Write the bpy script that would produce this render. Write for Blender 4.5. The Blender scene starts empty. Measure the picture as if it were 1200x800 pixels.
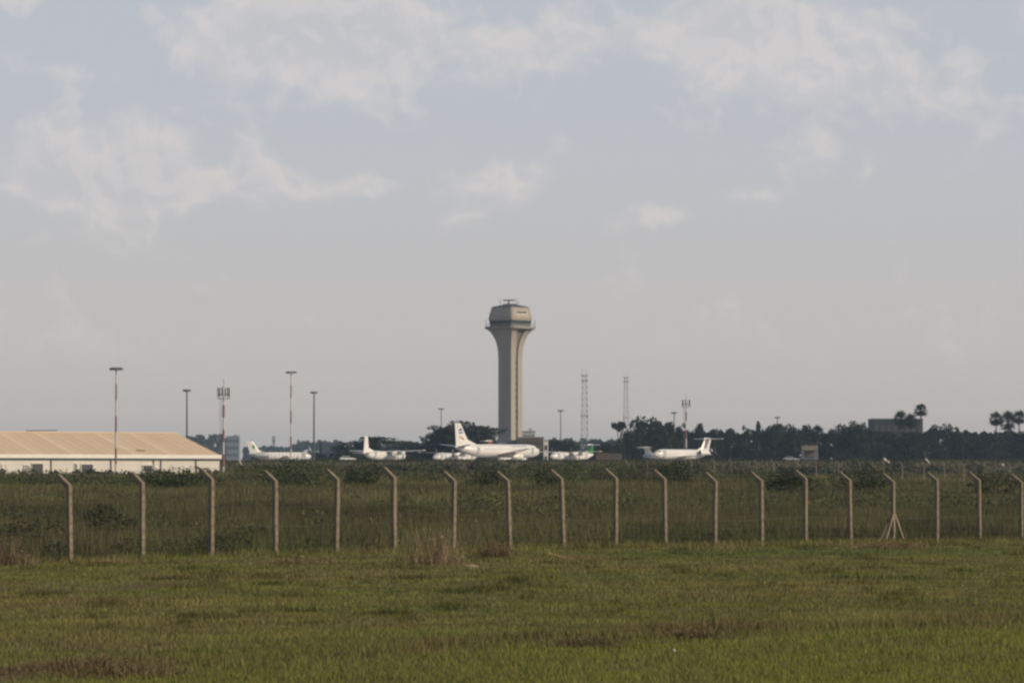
import bpy, math, random
import numpy as np
from mathutils import Vector

scene = bpy.context.scene
R = math.radians
# ------------------------------------------------------------------ camera
F = 4200.0                      # focal length in pixels of a 1200 px wide frame
HOR = 561.0                     # row of the true horizon
CAM_H = 2.43
PITCH = math.atan((HOR - 400) / F)
cam_d = bpy.data.cameras.new('camera')
cam_d.sensor_width = 36.0
cam_d.lens = 36.0 * F / 1200.0
cam_d.clip_start = 0.5
cam_d.clip_end = 30000.0
cam = bpy.data.objects.new('camera', cam_d)
scene.collection.objects.link(cam)
cam.location = (0, 0, CAM_H)
cam.rotation_euler = (R(90) + PITCH, 0, 0)
scene.camera = cam

# ------------------------------------------------------------------ sky and sun
SUN_EL, SUN_AZ = 27.0, 113.0    # azimuth clockwise from +Y
w = bpy.data.worlds.new('World')
scene.world = w
w.use_nodes = True
nt = w.node_tree
nt.nodes.clear()
N = nt.nodes.new
L = nt.links.new


def node(tp, **kw):
    n = N(tp)
    for k, v in kw.items():
        setattr(n, k, v)
    return n


def math_n(op, a, b=None, c=None):
    n = node('ShaderNodeMath', operation=op)
    for i, v in enumerate((a, b, c)):
        if v is None:
            continue
        if isinstance(v, (int, float)):
            n.inputs[i].default_value = v
        else:
            L(v, n.inputs[i])
    return n.outputs[0]


sky = node('ShaderNodeTexSky', sky_type='NISHITA')
sky.sun_disc = False
sky.sun_elevation = R(SUN_EL)
sky.sun_rotation = R(SUN_AZ)
sky.altitude = 1600
sky.air_density = 1.0
sky.dust_density = 2.0
sky.ozone_density = 1.0
tc = node('ShaderNodeTexCoord')
sep = node('ShaderNodeSeparateXYZ')
L(tc.outputs['Generated'], sep.inputs[0])
az = math_n('ARCTAN2', sep.outputs['X'], sep.outputs['Y'])
el = math_n('ARCSINE', sep.outputs['Z'])


def cloud_noise(off, sx, sz, scale, detail, rough):
    mp = node('ShaderNodeMapping')
    mp.inputs['Location'].default_value = off
    mp.inputs['Scale'].default_value = (sx, sx, sz)
    L(tc.outputs['Generated'], mp.inputs[0])
    nz = node('ShaderNodeTexNoise')
    nz.inputs['Scale'].default_value = scale
    nz.inputs['Detail'].default_value = detail
    nz.inputs['Roughness'].default_value = rough
    nz.inputs['Distortion'].default_value = 0.25
    L(mp.outputs[0], nz.inputs[0])
    return nz.outputs['Fac']


n1 = cloud_noise((1.3, 0.4, 0.2), 1.0, 1.25, 38.0, 8.0, 0.55)
n1b = cloud_noise((1.3 + 0.0020, 0.4, 0.2 + 0.0050), 1.0, 1.25, 38.0, 8.0, 0.55)
n2 = cloud_noise((5.1, 2.2, 0.7), 1.0, 2.6, 8.0, 4.0, 0.5)

# cauliflower billows
n3 = cloud_noise((2.7, 1.1, 0.9), 1.0, 1.15, 62.0, 5.0, 0.5)
billow = math_n('SUBTRACT', 0.22, math_n('ABSOLUTE', math_n('MULTIPLY', math_n('SUBTRACT', n3, 0.5), 2.0)))
n3b = cloud_noise((2.7 + 0.0016, 1.1, 0.9 + 0.0030), 1.0, 1.15, 62.0, 5.0, 0.5)
billow_b = math_n('SUBTRACT', 0.22, math_n('ABSOLUTE', math_n('MULTIPLY', math_n('SUBTRACT', n3b, 0.5), 2.0)))
# individual cumulus heaps: (column, row, half width, half height, strength)
HEAPS = [(60, 205, 55, 38, .30), (165, 185, 38, 42, .30), (120, 222, 110, 26, .22),
         (290, 195, 22, 26, .30), (250, 218, 100, 24, .26), (430, 220, 50, 16, .28),
         (430, 40, 80, 50, .34), (300, 30, 70, 42, .22), (330, 62, 110, 28, .14),
         (640, 55, 90, 28, .24), (820, 52, 45, 30, .26), (905, 22, 110, 30, .26),
         (1080, 105, 150, 60, .20), (780, 252, 45, 14, .28), (860, 232, 85, 12, .22),
         (590, 215, 65, 28, .28), (530, 270, 55, 22, .26), (85, 88, 30, 10, .18),
         (15, 75, 30, 24, .18), (20, 5, 30, 14, .20), (550, 15, 25, 18, .14)]
dens = None
for (cx, cy, rx, ry, am) in HEAPS:
    a0 = math.atan((cx - 600) / F)
    e0 = (HOR - cy) / F
    dx = math_n('DIVIDE', math_n('SUBTRACT', az, a0), rx / F)
    dy = math_n('DIVIDE', math_n('SUBTRACT', el, e0), ry / F)
    r2 = math_n('ADD', math_n('MULTIPLY', dx, dx), math_n('MULTIPLY', dy, dy))
    g = math_n('MULTIPLY', math_n('POWER', 2.718, math_n('MULTIPLY', r2, -0.8)), am)
    dens = g if dens is None else math_n('ADD', dens, g)


def smooth(v, lo, hi):
    mr = node('ShaderNodeMapRange', interpolation_type='SMOOTHSTEP')
    mr.inputs['From Min'].default_value = lo
    mr.inputs['From Max'].default_value = hi
    L(v, mr.inputs['Value'])
    return mr.outputs[0]


# broken low cloud everywhere, thinning into the haze at the horizon
spread = math_n('MULTIPLY', math_n('SUBTRACT', n2, 0.52), 0.6)
base = math_n('ADD', math_n('ADD', math_n('MULTIPLY', math_n('SUBTRACT', n1, 0.5), 1.0), math_n('MULTIPLY', dens, 1.35)), spread)
base = math_n('ADD', base, math_n('MULTIPLY', billow, 0.42))
cov = math_n('MULTIPLY', smooth(base, 0.08, 0.40), smooth(el, 0.012, 0.075))
lit = math_n('ADD', math_n('MULTIPLY', smooth(math_n('ADD', math_n('SUBTRACT', n1, n1b), math_n('MULTIPLY', math_n('SUBTRACT', billow, billow_b), 0.45)), -0.08, 0.10), 0.6), math_n('MULTIPLY', math_n('SUBTRACT', 1.0, smooth(base, 0.28, 0.62)), 0.4))

# hazy air: the clear sky fades to a pale veil of dust and thin cloud
veil = node('ShaderNodeMix', data_type='RGBA')
skys = node('ShaderNodeMix', data_type='RGBA', blend_type='MULTIPLY')
skys.inputs[0].default_value = 1.0
skys.inputs[7].default_value = (0.080, 0.080, 0.080, 1)
L(sky.outputs[0], skys.inputs[6])
# dust is thickest toward the horizon and thins overhead
L(math_n('SUBTRACT', 0.90, math_n('MULTIPLY', smooth(el, 0.05, 0.8), 0.74)), veil.inputs[0])
L(skys.outputs[2], veil.inputs[6])
dust = node('ShaderNodeMix', data_type='RGBA')
L(smooth(el, -0.01, 0.125), dust.inputs[0])
dust.inputs[6].default_value = (0.505, 0.442, 0.400, 1)
dust.inputs[7].default_value = (0.460, 0.475, 0.506, 1)
L(dust.outputs[2], veil.inputs[7])
ccol = node('ShaderNodeMix', data_type='RGBA')
L(lit, ccol.inputs[0])
ccol.inputs[6].default_value = (0.490, 0.482, 0.495, 1)
ccol.inputs[7].default_value = (0.640, 0.588, 0.560, 1)
cm = node('ShaderNodeMix', data_type='RGBA')
L(math_n('MULTIPLY', cov, 0.60), cm.inputs[0])
L(veil.outputs[2], cm.inputs[6])
L(ccol.outputs[2], cm.inputs[7])
bg = node('ShaderNodeBackground')
bg.inputs['Strength'].default_value = 1.0
L(cm.outputs[2], bg.inputs[0])
wo = node('ShaderNodeOutputWorld')
L(bg.outputs[0], wo.inputs[0])

sd = bpy.data.lights.new('sun', 'SUN')
sd.energy = 3.6
sd.angle = R(0.6)
sd.color = (1.0, 0.82, 0.60)
sun = bpy.data.objects.new('sun', sd)
scene.collection.objects.link(sun)
sun.rotation_euler = (R(90 - SUN_EL), 0, R(180 - SUN_AZ))

scene.view_settings.view_transform = 'Standard'
scene.view_settings.look = 'None'
scene.view_settings.gamma = 1.0
scene.view_settings.exposure = 0.22
scene.view_settings.use_curve_mapping = False
scene.render.engine = 'CYCLES'
scene.cycles.use_denoising = True
scene.cycles.max_bounces = 5
scene.cycles.diffuse_bounces = 3
scene.cycles.transparent_max_bounces = 8
scene.cycles.pixel_filter_type = 'BLACKMAN_HARRIS'
scene.cycles.filter_width = 2.5

# ------------------------------------------------------------------ helpers
col = scene.collection
rng = np.random.default_rng(7)
random.seed(7)


def at(px, py, Y):
    dx, dz = (px - 600) / F, (400 - py) / F
    yy = math.cos(PITCH) - math.sin(PITCH) * dz
    zz = math.sin(PITCH) + math.cos(PITCH) * dz
    t = Y / yy
    return Vector((dx * t, Y, CAM_H + zz * t))


def sstep(a, b, x):
    t = np.clip((x - a) / (b - a), 0, 1)
    return t * t * (3 - 2 * t)


def vnoise(x, y, seed=0):
    x = np.asarray(x, float); y = np.asarray(y, float)
    xi = np.floor(x).astype(np.int64); yi = np.floor(y).astype(np.int64)
    xf = x - xi; yf = y - yi
    u = xf * xf * (3 - 2 * xf); v = yf * yf * (3 - 2 * yf)

    def h(a, b):
        n = (a * 374761393 + b * 668265263 + seed * 974634721) & 0xFFFFFFFF
        n = ((n ^ (n >> 13)) * 1274126177) & 0xFFFFFFFF
        return ((n ^ (n >> 16)) & 0xFFFF) / 65535.0
    return (h(xi, yi) * (1 - u) + h(xi + 1, yi) * u) * (1 - v) + (h(xi, yi + 1) * (1 - u) + h(xi + 1, yi + 1) * u) * v


def fbm(x, y, seed=0, o=4):
    s = 0; a = .5
    for k in range(o):
        s = s + a * vnoise(x, y, seed + k); x = x * 2.03 + 11.3; y = y * 2.03 + 5.7; a *= .5
    return s / (1 - .5 ** o)


# fence line: starts at FP0, runs along FU; FN points away from the camera
FP0 = np.array([-13.03, 109.04]); FU = np.array([1.8226, 2.0644]); FU = FU / np.hypot(*FU)
FN = np.array([-FU[1], FU[0]])


def fdist(x, y):
    return (x - FP0[0]) * FN[0] + (y - FP0[1]) * FN[1]


# ragged unmown bank in the near grass: (column, row) points turned into ground points
BANK_PX = [(-420, 835), (-200, 812), (0, 792), (250, 778), (430, 768), (600, 757), (770, 744), (1000, 737), (1200, 726), (1500, 708), (1900, 690)]
BANK = np.array([[at(px, py, CAM_H * F / (py - HOR)).x, CAM_H * F / (py - HOR)] for px, py in BANK_PX])


def bank_s(x, y):                # >0 beyond the bank, <0 nearer than it
    return y - np.interp(x, BANK[:, 0], BANK[:, 1])


def terr(x, y):
    x = np.asarray(x, float); y = np.asarray(y, float)
    t = fdist(x, y)
    z = -0.005 * np.clip(np.abs(x), 0, 30) * (1 - sstep(0, 60, t))
    z = z + (2.45 - .4 * (1 - sstep(-.10, -.065, x / np.maximum(y, 50)))) * sstep(-20, 290, t) * sstep(0, 25, t) + .3 * sstep(430, 700, y)
    z = z + 4.2 * sstep(800, 900, y)
    bs = bank_s(x, y)
    z = z + 0.10 * np.exp(-(bs / 1.1) ** 2) * (.4 + fbm(x * .8, y * .8, 5, 2))
    z = z + (fbm(x * .22, y * .22, 3, 3) - .5) * .16 * (1 - sstep(40, 200, t))
    z = z + (fbm(x * .03, y * .03, 9, 3) - .5) * .8 * sstep(20, 120, t) * (1 - sstep(600, 780, y))
    return z


def tz(x, y):
    return float(terr(x, y))


def tag(o, label=None, cat=None, group=None, kind=None):
    if label: o['label'] = label
    if cat: o['category'] = cat
    if group: o['group'] = group
    if kind: o['kind'] = kind
    return o


def empty(name, loc, rz=0.0, parent=None):
    o = bpy.data.objects.new(name, None)
    col.objects.link(o)
    o.location = loc
    o.rotation_euler = (0, 0, rz)
    o.empty_display_size = 0.3
    if parent: o.parent = parent
    return o


def inst(name, me, parent=None, loc=(0, 0, 0), rot=(0, 0, 0), sc=(1, 1, 1)):
    o = bpy.data.objects.new(name, me)
    col.objects.link(o)
    o.location = loc; o.rotation_euler = rot; o.scale = sc
    if parent: o.parent = parent
    return o


class MB:
    def __init__(self):
        self.v = []; self.f = []; self.sm = []

    def add(self, vs, fs, smooth=False):
        b = len(self.v)
        self.v += [tuple(p) for p in vs]
        self.f += [tuple(i + b for i in f) for f in fs]
        self.sm += [smooth] * len(fs)
        return self

    def box(self, c, s):
        x, y, z = c; a, b, h = s[0] / 2, s[1] / 2, s[2] / 2
        vs = [(x + i * a, y + j * b, z + k * h) for i in (-1, 1) for j in (-1, 1) for k in (-1, 1)]
        return self.add(vs, [(0, 1, 3, 2), (4, 6, 7, 5), (0, 4, 5, 1), (2, 3, 7, 6), (0, 2, 6, 4), (1, 5, 7, 3)])

    def bar(self, p, q, w, h=None, up=(0, 0, 1)):
        h = h or w
        p = Vector(p); q = Vector(q); d = (q - p).normalized()
        u = Vector(up)
        if abs(d.dot(u)) > .98: u = Vector((1, 0, 0))
        a = d.cross(u).normalized() * w / 2; b = a.normalized().cross(d).normalized() * h / 2
        vs = []
        for e in (p, q):
            vs += [e - a - b, e + a - b, e + a + b, e - a + b]
        return self.add(vs, [(0, 1, 2, 3), (7, 6, 5, 4), (0, 4, 5, 1), (1, 5, 6, 2), (2, 6, 7, 3), (3, 7, 4, 0)])

    def tube(self, pts, rad, n=8, cap=True, smooth=True):
        pts = [Vector(p) for p in pts]
        rings = []
        for i, p in enumerate(pts):
            d = (pts[min(i + 1, len(pts) - 1)] - pts[max(i - 1, 0)]).normalized()
            u = Vector((0, 0, 1)) if abs(d.z) < .95 else Vector((1, 0, 0))
            a = d.cross(u).normalized(); b = a.cross(d).normalized()
            r = rad[i] if isinstance(rad, (list, tuple)) else rad
            rings.append([p + a * r * math.cos(2 * math.pi * k / n) + b * r * math.sin(2 * math.pi * k / n) for k in range(n)])
        vs = [v for rg in rings for v in rg]
        fs = [(i * n + k, i * n + (k + 1) % n, (i + 1) * n + (k + 1) % n, (i + 1) * n + k) for i in range(len(pts) - 1) for k in range(n)]
        self.add(vs, fs, smooth)
        if cap:
            self.add(rings[0], [tuple(range(n))]); self.add(rings[-1], [tuple(range(n - 1, -1, -1))])
        return self

    def loft(self, rings, cap=True, smooth=True):
        n = len(rings[0])
        vs = [v for rg in rings for v in rg]
        fs = [(i * n + k, i * n + (k + 1) % n, (i + 1) * n + (k + 1) % n, (i + 1) * n + k) for i in range(len(rings) - 1) for k in range(n)]
        self.add(vs, fs, smooth)
        if cap:
            self.add(rings[0], [tuple(range(n - 1, -1, -1))]); self.add(rings[-1], [tuple(range(n))])
        return self

    def mesh(self, name, mat):
        me = bpy.data.meshes.new(name)
        me.from_pydata(self.v, [], self.f)
        me.polygons.foreach_set('use_smooth', self.sm)
        import bmesh
        bm = bmesh.new(); bm.from_mesh(me)
        bmesh.ops.recalc_face_normals(bm, faces=bm.faces)
        bm.to_mesh(me); bm.free()
        me.materials.append(M[mat] if isinstance(mat, str) else mat)
        return me

    def build(self, name, mat, parent=None, **kw):
        return inst(name, self.mesh(name, mat), parent, **kw)


def np_mesh(name, verts, nper, cols, mat):
    """verts (n*nper,3): separate faces of nper corners each, with a colour per corner"""
    nv = len(verts); nf = nv // nper
    me = bpy.data.meshes.new(name)
    me.vertices.add(nv); me.loops.add(nv); me.polygons.add(nf)
    me.vertices.foreach_set('co', np.ascontiguousarray(verts, np.float32).ravel())
    me.loops.foreach_set('vertex_index', np.arange(nv, dtype=np.int32))
    me.polygons.foreach_set('loop_start', np.arange(0, nv, nper, dtype=np.int32))
    me.polygons.foreach_set('loop_total', np.full(nf, nper, np.int32))
    at_ = me.color_attributes.new('tint', 'FLOAT_COLOR', 'POINT')
    c4 = np.ones((nv, 4), np.float32); c4[:, :3] = cols
    at_.data.foreach_set('color', c4.ravel())
    me.update(); me.validate()
    me.materials.append(M[mat])
    return me


# ------------------------------------------------------------------ materials
M = {}


def mat(name, c, rough=.8, metal=0.0, var=0.12, scale=1.0, bump=0.0, spec=.3, c2=None, streak=None):
    m = bpy.data.materials.new(name); m.use_nodes = True
    t = m.node_tree; b = t.nodes['Principled BSDF']
    b.inputs['Roughness'].default_value = rough
    b.inputs['Metallic'].default_value = metal
    b.inputs['Specular IOR Level'].default_value = spec
    co = t.nodes.new('ShaderNodeTexCoord')
    mp = t.nodes.new('ShaderNodeMapping')
    if streak: mp.inputs['Scale'].default_value = streak
    t.links.new(co.outputs['Object'], mp.inputs[0])
    nz = t.nodes.new('ShaderNodeTexNoise')
    nz.inputs['Scale'].default_value = scale; nz.inputs['Detail'].default_value = 5; nz.inputs['Roughness'].default_value = .6
    t.links.new(mp.outputs[0], nz.inputs[0])
    rp = t.nodes.new('ShaderNodeValToRGB')
    rp.color_ramp.elements[0].position = .3; rp.color_ramp.elements[1].position = .7
    lo = [x * (1 - var) for x in c]; hi = list(c2) if c2 else [min(1, x * (1 + var)) for x in c]
    rp.color_ramp.elements[0].color = (*lo, 1); rp.color_ramp.elements[1].color = (*hi, 1)
    t.links.new(nz.outputs['Fac'], rp.inputs[0]); t.links.new(rp.outputs[0], b.inputs['Base Color'])
    if bump:
        bp = t.nodes.new('ShaderNodeBump'); bp.inputs['Strength'].default_value = bump; bp.inputs['Distance'].default_value = .02
        t.links.new(nz.outputs['Fac'], bp.inputs['Height']); t.links.new(bp.outputs[0], b.inputs['Normal'])
    M[name] = m
    return m


def leafmat(name, trans=.25, rough=.75, spec=.15):
    m = bpy.data.materials.new(name); m.use_nodes = True
    t = m.node_tree; b = t.nodes['Principled BSDF']
    a = t.nodes.new('ShaderNodeAttribute'); a.attribute_name = 'tint'
    b.inputs['Roughness'].default_value = rough; b.inputs['Specular IOR Level'].default_value = spec
    t.links.new(a.outputs['Color'], b.inputs['Base Color'])
    tr = t.nodes.new('ShaderNodeBsdfTranslucent'); t.links.new(a.outputs['Color'], tr.inputs[0])
    mx = t.nodes.new('ShaderNodeMixShader'); mx.inputs[0].default_value = trans
    t.links.new(b.outputs[0], mx.inputs[1]); t.links.new(tr.outputs[0], mx.inputs[2])
    t.links.new(mx.outputs[0], t.nodes['Material Output'].inputs[0])
    M[name] = m


leafmat('blade', .3)
leafmat('leaf', .2)
mat('post_concrete', (.175, .146, .105), .9, var=.28, scale=3.0, bump=.4)
mat('old_concrete', (.17, .15, .125), .9, var=.2, scale=3.0)
mat('tower_concrete', (.30, .275, .245), .85, var=.10, scale=.25, streak=(1, 1, .15))
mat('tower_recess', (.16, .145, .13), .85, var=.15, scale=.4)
mat('tower_clad', (.31, .275, .23), .35, var=.08, scale=.3, spec=.5)
mat('tower_band', (.22, .205, .19), .7, var=.1, scale=.4)
mat('dark_glass', (.02, .045, .045), .12, var=.1, scale=.2, spec=.6)
mat('roof_tan', (.61, .465, .315), .6, var=.05, scale=.15, streak=(1, .2, 1))
mat('roof_tan_pale', (.65, .50, .35), .6, var=.05, scale=.15)
mat('roof_tan_deep', (.585, .44, .295), .6, var=.05, scale=.15)
mat('white_metal', (.70, .68, .62), .5, var=.05, scale=.6)
mat('cream_wall', (.58, .555, .50), .8, var=.06, scale=.3, streak=(1, 1, .2))
mat('dark_opening', (.06, .062, .062), .7, var=.2, scale=.5)
mat('grey_metal', (.22, .22, .23), .55, metal=.3, var=.1, scale=.8)
mat('dark_metal', (.07, .075, .085), .6, metal=.2, var=.1, scale=.8)
mat('band_red', (.20, .095, .088), .6, var=.2, scale=.6)
mat('band_white', (.46, .45, .44), .6, var=.1, scale=.6)
mat('plane_white', (.60, .595, .58), .28, var=.03, scale=.3, spec=.5)
mat('plane_grey', (.34, .36, .38), .4, var=.05, scale=.3)
mat('plane_bare', (.20, .22, .25), .35, metal=.2, var=.08, scale=.3)
mat('logo_blue', (.04, .06, .22), .4, var=.1)
mat('logo_red', (.30, .05, .03), .4, var=.1)
mat('tail_green', (.02, .17, .05), .4, var=.1)
mat('tail_red', (.30, .06, .06), .4, var=.1)
mat('rubber', (.02, .02, .022), .8, var=.1)
mat('bark', (.10, .075, .055), .9, var=.3, scale=2, streak=(1, 1, .3))
mat('bark_pale', (.20, .17, .14), .9, var=.3, scale=2, streak=(1, 1, .3))
mat('wall_grey', (.36, .36, .36), .85, var=.08, scale=.2)
mat('wall_blue_grey', (.16, .19, .22), .8, var=.1, scale=.2)
mat('wall_slate', (.030, .036, .040), .8, var=.1, scale=.2)
mat('wall_brown', (.11, .09, .075), .85, var=.15, scale=.3)
mat('wall_white', (.62, .60, .55), .85, var=.06, scale=.2)
mat('rust_brown', (.12, .080, .060), .75, var=.2, scale=.6)
mat('apron_concrete', (.30, .29, .27), .9, var=.12, scale=.05)
mat('wire', (.12, .115, .11), .5, metal=.7, var=.1)
mat('stone', (.24, .20, .14), .9, var=.2, scale=4, bump=.5)
mat('scrap_white', (.42, .40, .37), .6, var=.06, scale=3)
mat('car_silver', (.17, .19, .21), .3, var=.03)
mat('car_blue', (.10, .13, .18), .3, var=.03)
mat('straw', (.30, .22, .12), .9, var=.2, scale=3)

# ground: earth under grass, drier and greener patches
gm = bpy.data.materials.new('ground_grass'); gm.use_nodes = True
t = gm.node_tree; b = t.nodes['Principled BSDF']; b.inputs['Roughness'].default_value = .95; b.inputs['Specular IOR Level'].default_value = .1
co = t.nodes.new('ShaderNodeTexCoord')
na = t.nodes.new('ShaderNodeTexNoise'); na.inputs['Scale'].default_value = .25; na.inputs['Detail'].default_value = 8; na.inputs['Roughness'].default_value = .65
nb = t.nodes.new('ShaderNodeTexNoise'); nb.inputs['Scale'].default_value = 3.5; nb.inputs['Detail'].default_value = 6; nb.inputs['Roughness'].default_value = .7
t.links.new(co.outputs['Object'], na.inputs[0]); t.links.new(co.outputs['Object'], nb.inputs[0])
ra = t.nodes.new('ShaderNodeValToRGB')
ra.color_ramp.elements[0].position = .35; ra.color_ramp.elements[0].color = (.085, .085, .030, 1)
ra.color_ramp.elements[1].position = .68; ra.color_ramp.elements[1].color = (.125, .095, .052, 1)
t.links.new(na.outputs['Fac'], ra.inputs[0])
rb = t.nodes.new('ShaderNodeValToRGB')
rb.color_ramp.elements[0].position = .3; rb.color_ramp.elements[0].color = (.55, .55, .55, 1)
rb.color_ramp.elements[1].position = .7; rb.color_ramp.elements[1].color = (1.25, 1.25, 1.25, 1)
t.links.new(nb.outputs['Fac'], rb.inputs[0])
mm = t.nodes.new('ShaderNodeMix'); mm.data_type = 'RGBA'; mm.blend_type = 'MULTIPLY'; mm.inputs[0].default_value = 1
t.links.new(ra.outputs[0], mm.inputs[6]); t.links.new(rb.outputs[0], mm.inputs[7]); t.links.new(mm.outputs[2], b.inputs['Base Color'])
M['ground_grass'] = gm

# ------------------------------------------------------------------ ground
gx = np.unique(np.concatenate([np.linspace(-4500, -400, 26), np.linspace(-400, -60, 50), np.linspace(-60, 60, 180), np.linspace(60, 400, 50), np.linspace(400, 4500, 26)]))
gy = np.unique(np.concatenate([np.linspace(-150, 30, 12), np.linspace(30, 150, 200), np.linspace(150, 450, 110), np.linspace(450, 1400, 100), np.linspace(1400, 7400, 30)]))
GX, GY = np.meshgrid(gx, gy)
gv = np.stack([GX.ravel(), GY.ravel(), terr(GX.ravel(), GY.ravel())], 1)
nx_, ny_ = len(gx), len(gy)
ii = np.arange(nx_ * ny_).reshape(ny_, nx_)
gf = np.stack([ii[:-1, :-1].ravel(), ii[:-1, 1:].ravel(), ii[1:, 1:].ravel(), ii[1:, :-1].ravel()], 1)
gme = bpy.data.meshes.new('ground')
gme.from_pydata(gv.tolist(), [], gf.tolist())
gme.polygons.foreach_set('use_smooth', [True] * len(gf))
gme.materials.append(gm)
tag(inst('ground', gme), kind='structure')
APZ = tz(0, 1100)
ap = MB().box((0, 1130, APZ + .05), (420, 400, .06)).build('apron', 'apron_concrete')
tag(ap, kind='structure')
APZ += .085

# ------------------------------------------------------------------ control tower
def control_tower():
    Y = 1300.0
    s = F / Y
    base = at(598.0, 545, Y)
    gz = APZ - .05
    root = empty('control_tower', (base.x, Y, gz))
    tag(root, 'tall square concrete control tower flaring out to a platform and faceted cab', 'tower')
    phi = R(41)
    # local frame: near corner of the square points to the camera
    def zz(py): return at(598, py, Y).z - gz
    e1 = Vector((math.sin(R(49)), math.cos(R(49)), 0))      # along right face, away
    hw0 = 19.9 / s / 2
    # square with half width h: corners at diag; orientation so right face normal points right-near
    rotz = math.atan2(-math.cos(R(49)), math.sin(R(49)))     # direction of the right face normal
    n1_ = Vector((math.cos(rotz), math.sin(rotz), 0)); n2_ = Vector((-n1_.y, n1_.x, 0))

    def sq(h, z, ch=0.0):
        if ch <= 0:
            return [n1_ * (h * a) + n2_ * (h * b_) + Vector((0, 0, z)) for a, b_ in ((1, -1), (1, 1), (-1, 1), (-1, -1))]
        k = h - ch
        return [n1_ * a + n2_ * b_ + Vector((0, 0, z)) for a, b_ in ((h, -k), (h, k), (k, h), (-k, h), (-h, k), (-h, -k), (-k, -h), (k, -h))]
    prof = [(548, 1.0), (420, 1.0), (412, 1.03), (405, 1.11), (399, 1.24), (394, 1.42), (390, 1.62), (387, 1.84), (385.5, 1.98)]
    # recessed core
    core = MB().loft([sq(hw0 * k * .86 - .05, zz(py)) for py, k in prof], smooth=False)
    core.build('core', 'tower_recess', root)
    # corner piers, two per face, that fan out at the head; narrow slot between them
    for fa, fb in ((n1_, n2_), (n2_, -n1_), (-n1_, -n2_), (-n2_, n1_)):
        for side in (-1, 1):
            rings = []
            for py, k in prof:
                h = hw0 * k
                slot = .20 * hw0 * (1 + 3.2 * max(0, k - 1)) if abs(fa.dot(n1_)) > .5 else .004
                inner, outer = slot, h
                z = Vector((0, 0, zz(py)))
                th = .55
                o_ = outer - (0 if side == 1 else .003)
                pts = [fa * (h - th) + fb * side * inner, fa * (h) + fb * side * inner, fa * h + fb * side * o_, fa * (h - th) + fb * side * (o_ - th)]
                rings.append([p + z for p in pts])
            MB().loft(rings, smooth=False).build('pier', 'tower_concrete', root)
    # windows up the slot of each face
    for fa, fb in ((n1_, n2_), (-n1_, -n2_)):
        for k in range(14):
            z = zz(530) + (zz(425) - zz(530)) * k / 13
            c = fa * (hw0 * .86 + .03) + Vector((0, 0, z))
            MB().bar(c - Vector((0, 0, .55)), c + Vector((0, 0, .55)), .55, .08, up=fb.cross(Vector((0, 0, 1)))).build('stair_window', 'dark_glass', root)
    # platform ring, balustrade
    hp = 29.3 / s / math.sqrt(2)
    hp = 44.6 / s / 2
    MB().loft([sq(hp * .94, zz(386.2), hp * .12), sq(hp, zz(385.2), hp * .12), sq(hp, zz(382.6), hp * .12)], smooth=False).build('platform', 'tower_band', root)
    rail = MB()
    zr = zz(382.6)
    ring = sq(hp * .97, zr, hp * .12)
    for i in range(8):
        a, b_ = ring[i], ring[(i + 1) % 8]
        for hgt in (.5, 1.0):
            rail.bar(a + Vector((0, 0, hgt)), b_ + Vector((0, 0, hgt)), .06)
        for q in range(5):
            p = a.lerp(b_, q / 5)
            rail.bar(p, p + Vector((0, 0, 1.0)), .06)
    rail.build('railing', 'grey_metal', root)
    # cab: lower drum, window band, cladded mansard
    hc = 37.2 / s / 2
    ch = .05
    MB().loft([sq(hc * .93, zz(382.6), hc * ch), sq(hc * .93, zz(380.2), hc * ch)], smooth=False).build('cab_base', 'tower_recess', root)
    MB().loft([sq(hc * .925, zz(380.2), hc * ch), sq(hc * .955, zz(375.9), hc * ch)], smooth=False).build('window_band', 'dark_glass', root)
    r0 = sq(hc * .93, zz(380.2), hc * ch); r1 = sq(hc * .962, zz(375.9), hc * ch)
    for i in range(8):
        nseg = 6 if i % 2 == 0 else 1
        for q in range(nseg):
            MB().bar(r0[i].lerp(r0[(i + 1) % 8], q / nseg), r1[i].lerp(r1[(i + 1) % 8], q / nseg), .14).build('mullion', 'grey_metal', root)
    MB().loft([sq(hc * .965, zz(375.9), hc * ch), sq(hc * 1.0, zz(374.2), hc * ch), sq(hc * 1.0, zz(373.0), hc * ch)], smooth=False).build('cab_sill', 'tower_clad', root)
    zt = zz(360.5)
    r0 = sq(hc * 1.0, zz(373.0), hc * ch); r1 = sq(hc * .86, zt, hc * ch)
    clad = MB().loft([r0, r1], smooth=False).build('cab_cladding', 'tower_clad', root)
    # upper glazing strip / lettered band on the sunny face, and framed panel edges
    for fa, fb, full in ((n1_, n2_, True), (-n2_, n1_, False), (n2_, -n1_, False), (-n1_, -n2_, False)):
        def P(u, v, out=.0):
            h = hc * (1.0 + (.86 - 1.0) * v); z = zz(373.0) + (zt - zz(373.0)) * v
            return fa * (h + out) + fb * (u * h * .9) + Vector((0, 0, z))
        # raised frame strips
        for (u0, v0, u1, v1) in ((-.96, .06, .96, .06), (-.96, .95, .96, .95), (-.96, .06, -.96, .95), (.96, .06, .96, .95)):
            MB().bar(P(u0, v0, .06), P(u1, v1, .06), .30, .16, up=fa).build('panel_frame', 'tower_clad', clad)
        if full:
            for k in range(5):
                u = -.42 + k * .22
                MB().bar(P(u, .42, .05), P(u, .62, .05), .62, .10, up=fa).build('sign_letter', 'dark_opening', clad)
            MB().bar(P(-.55, .36, .04), P(.62, .36, .04), .16, .10, up=fa).build('sign_ledge', 'white_metal', clad)
    MB().loft([sq(hc * .87, zt, hc * ch), sq(hc * .80, zz(359.4), hc * ch), sq(hc * .33, zz(357.0), hc * ch * .5), sq(hc * .33, zz(356.2), hc * ch * .5)], smooth=False).build('roof', 'dark_metal', root)
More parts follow.
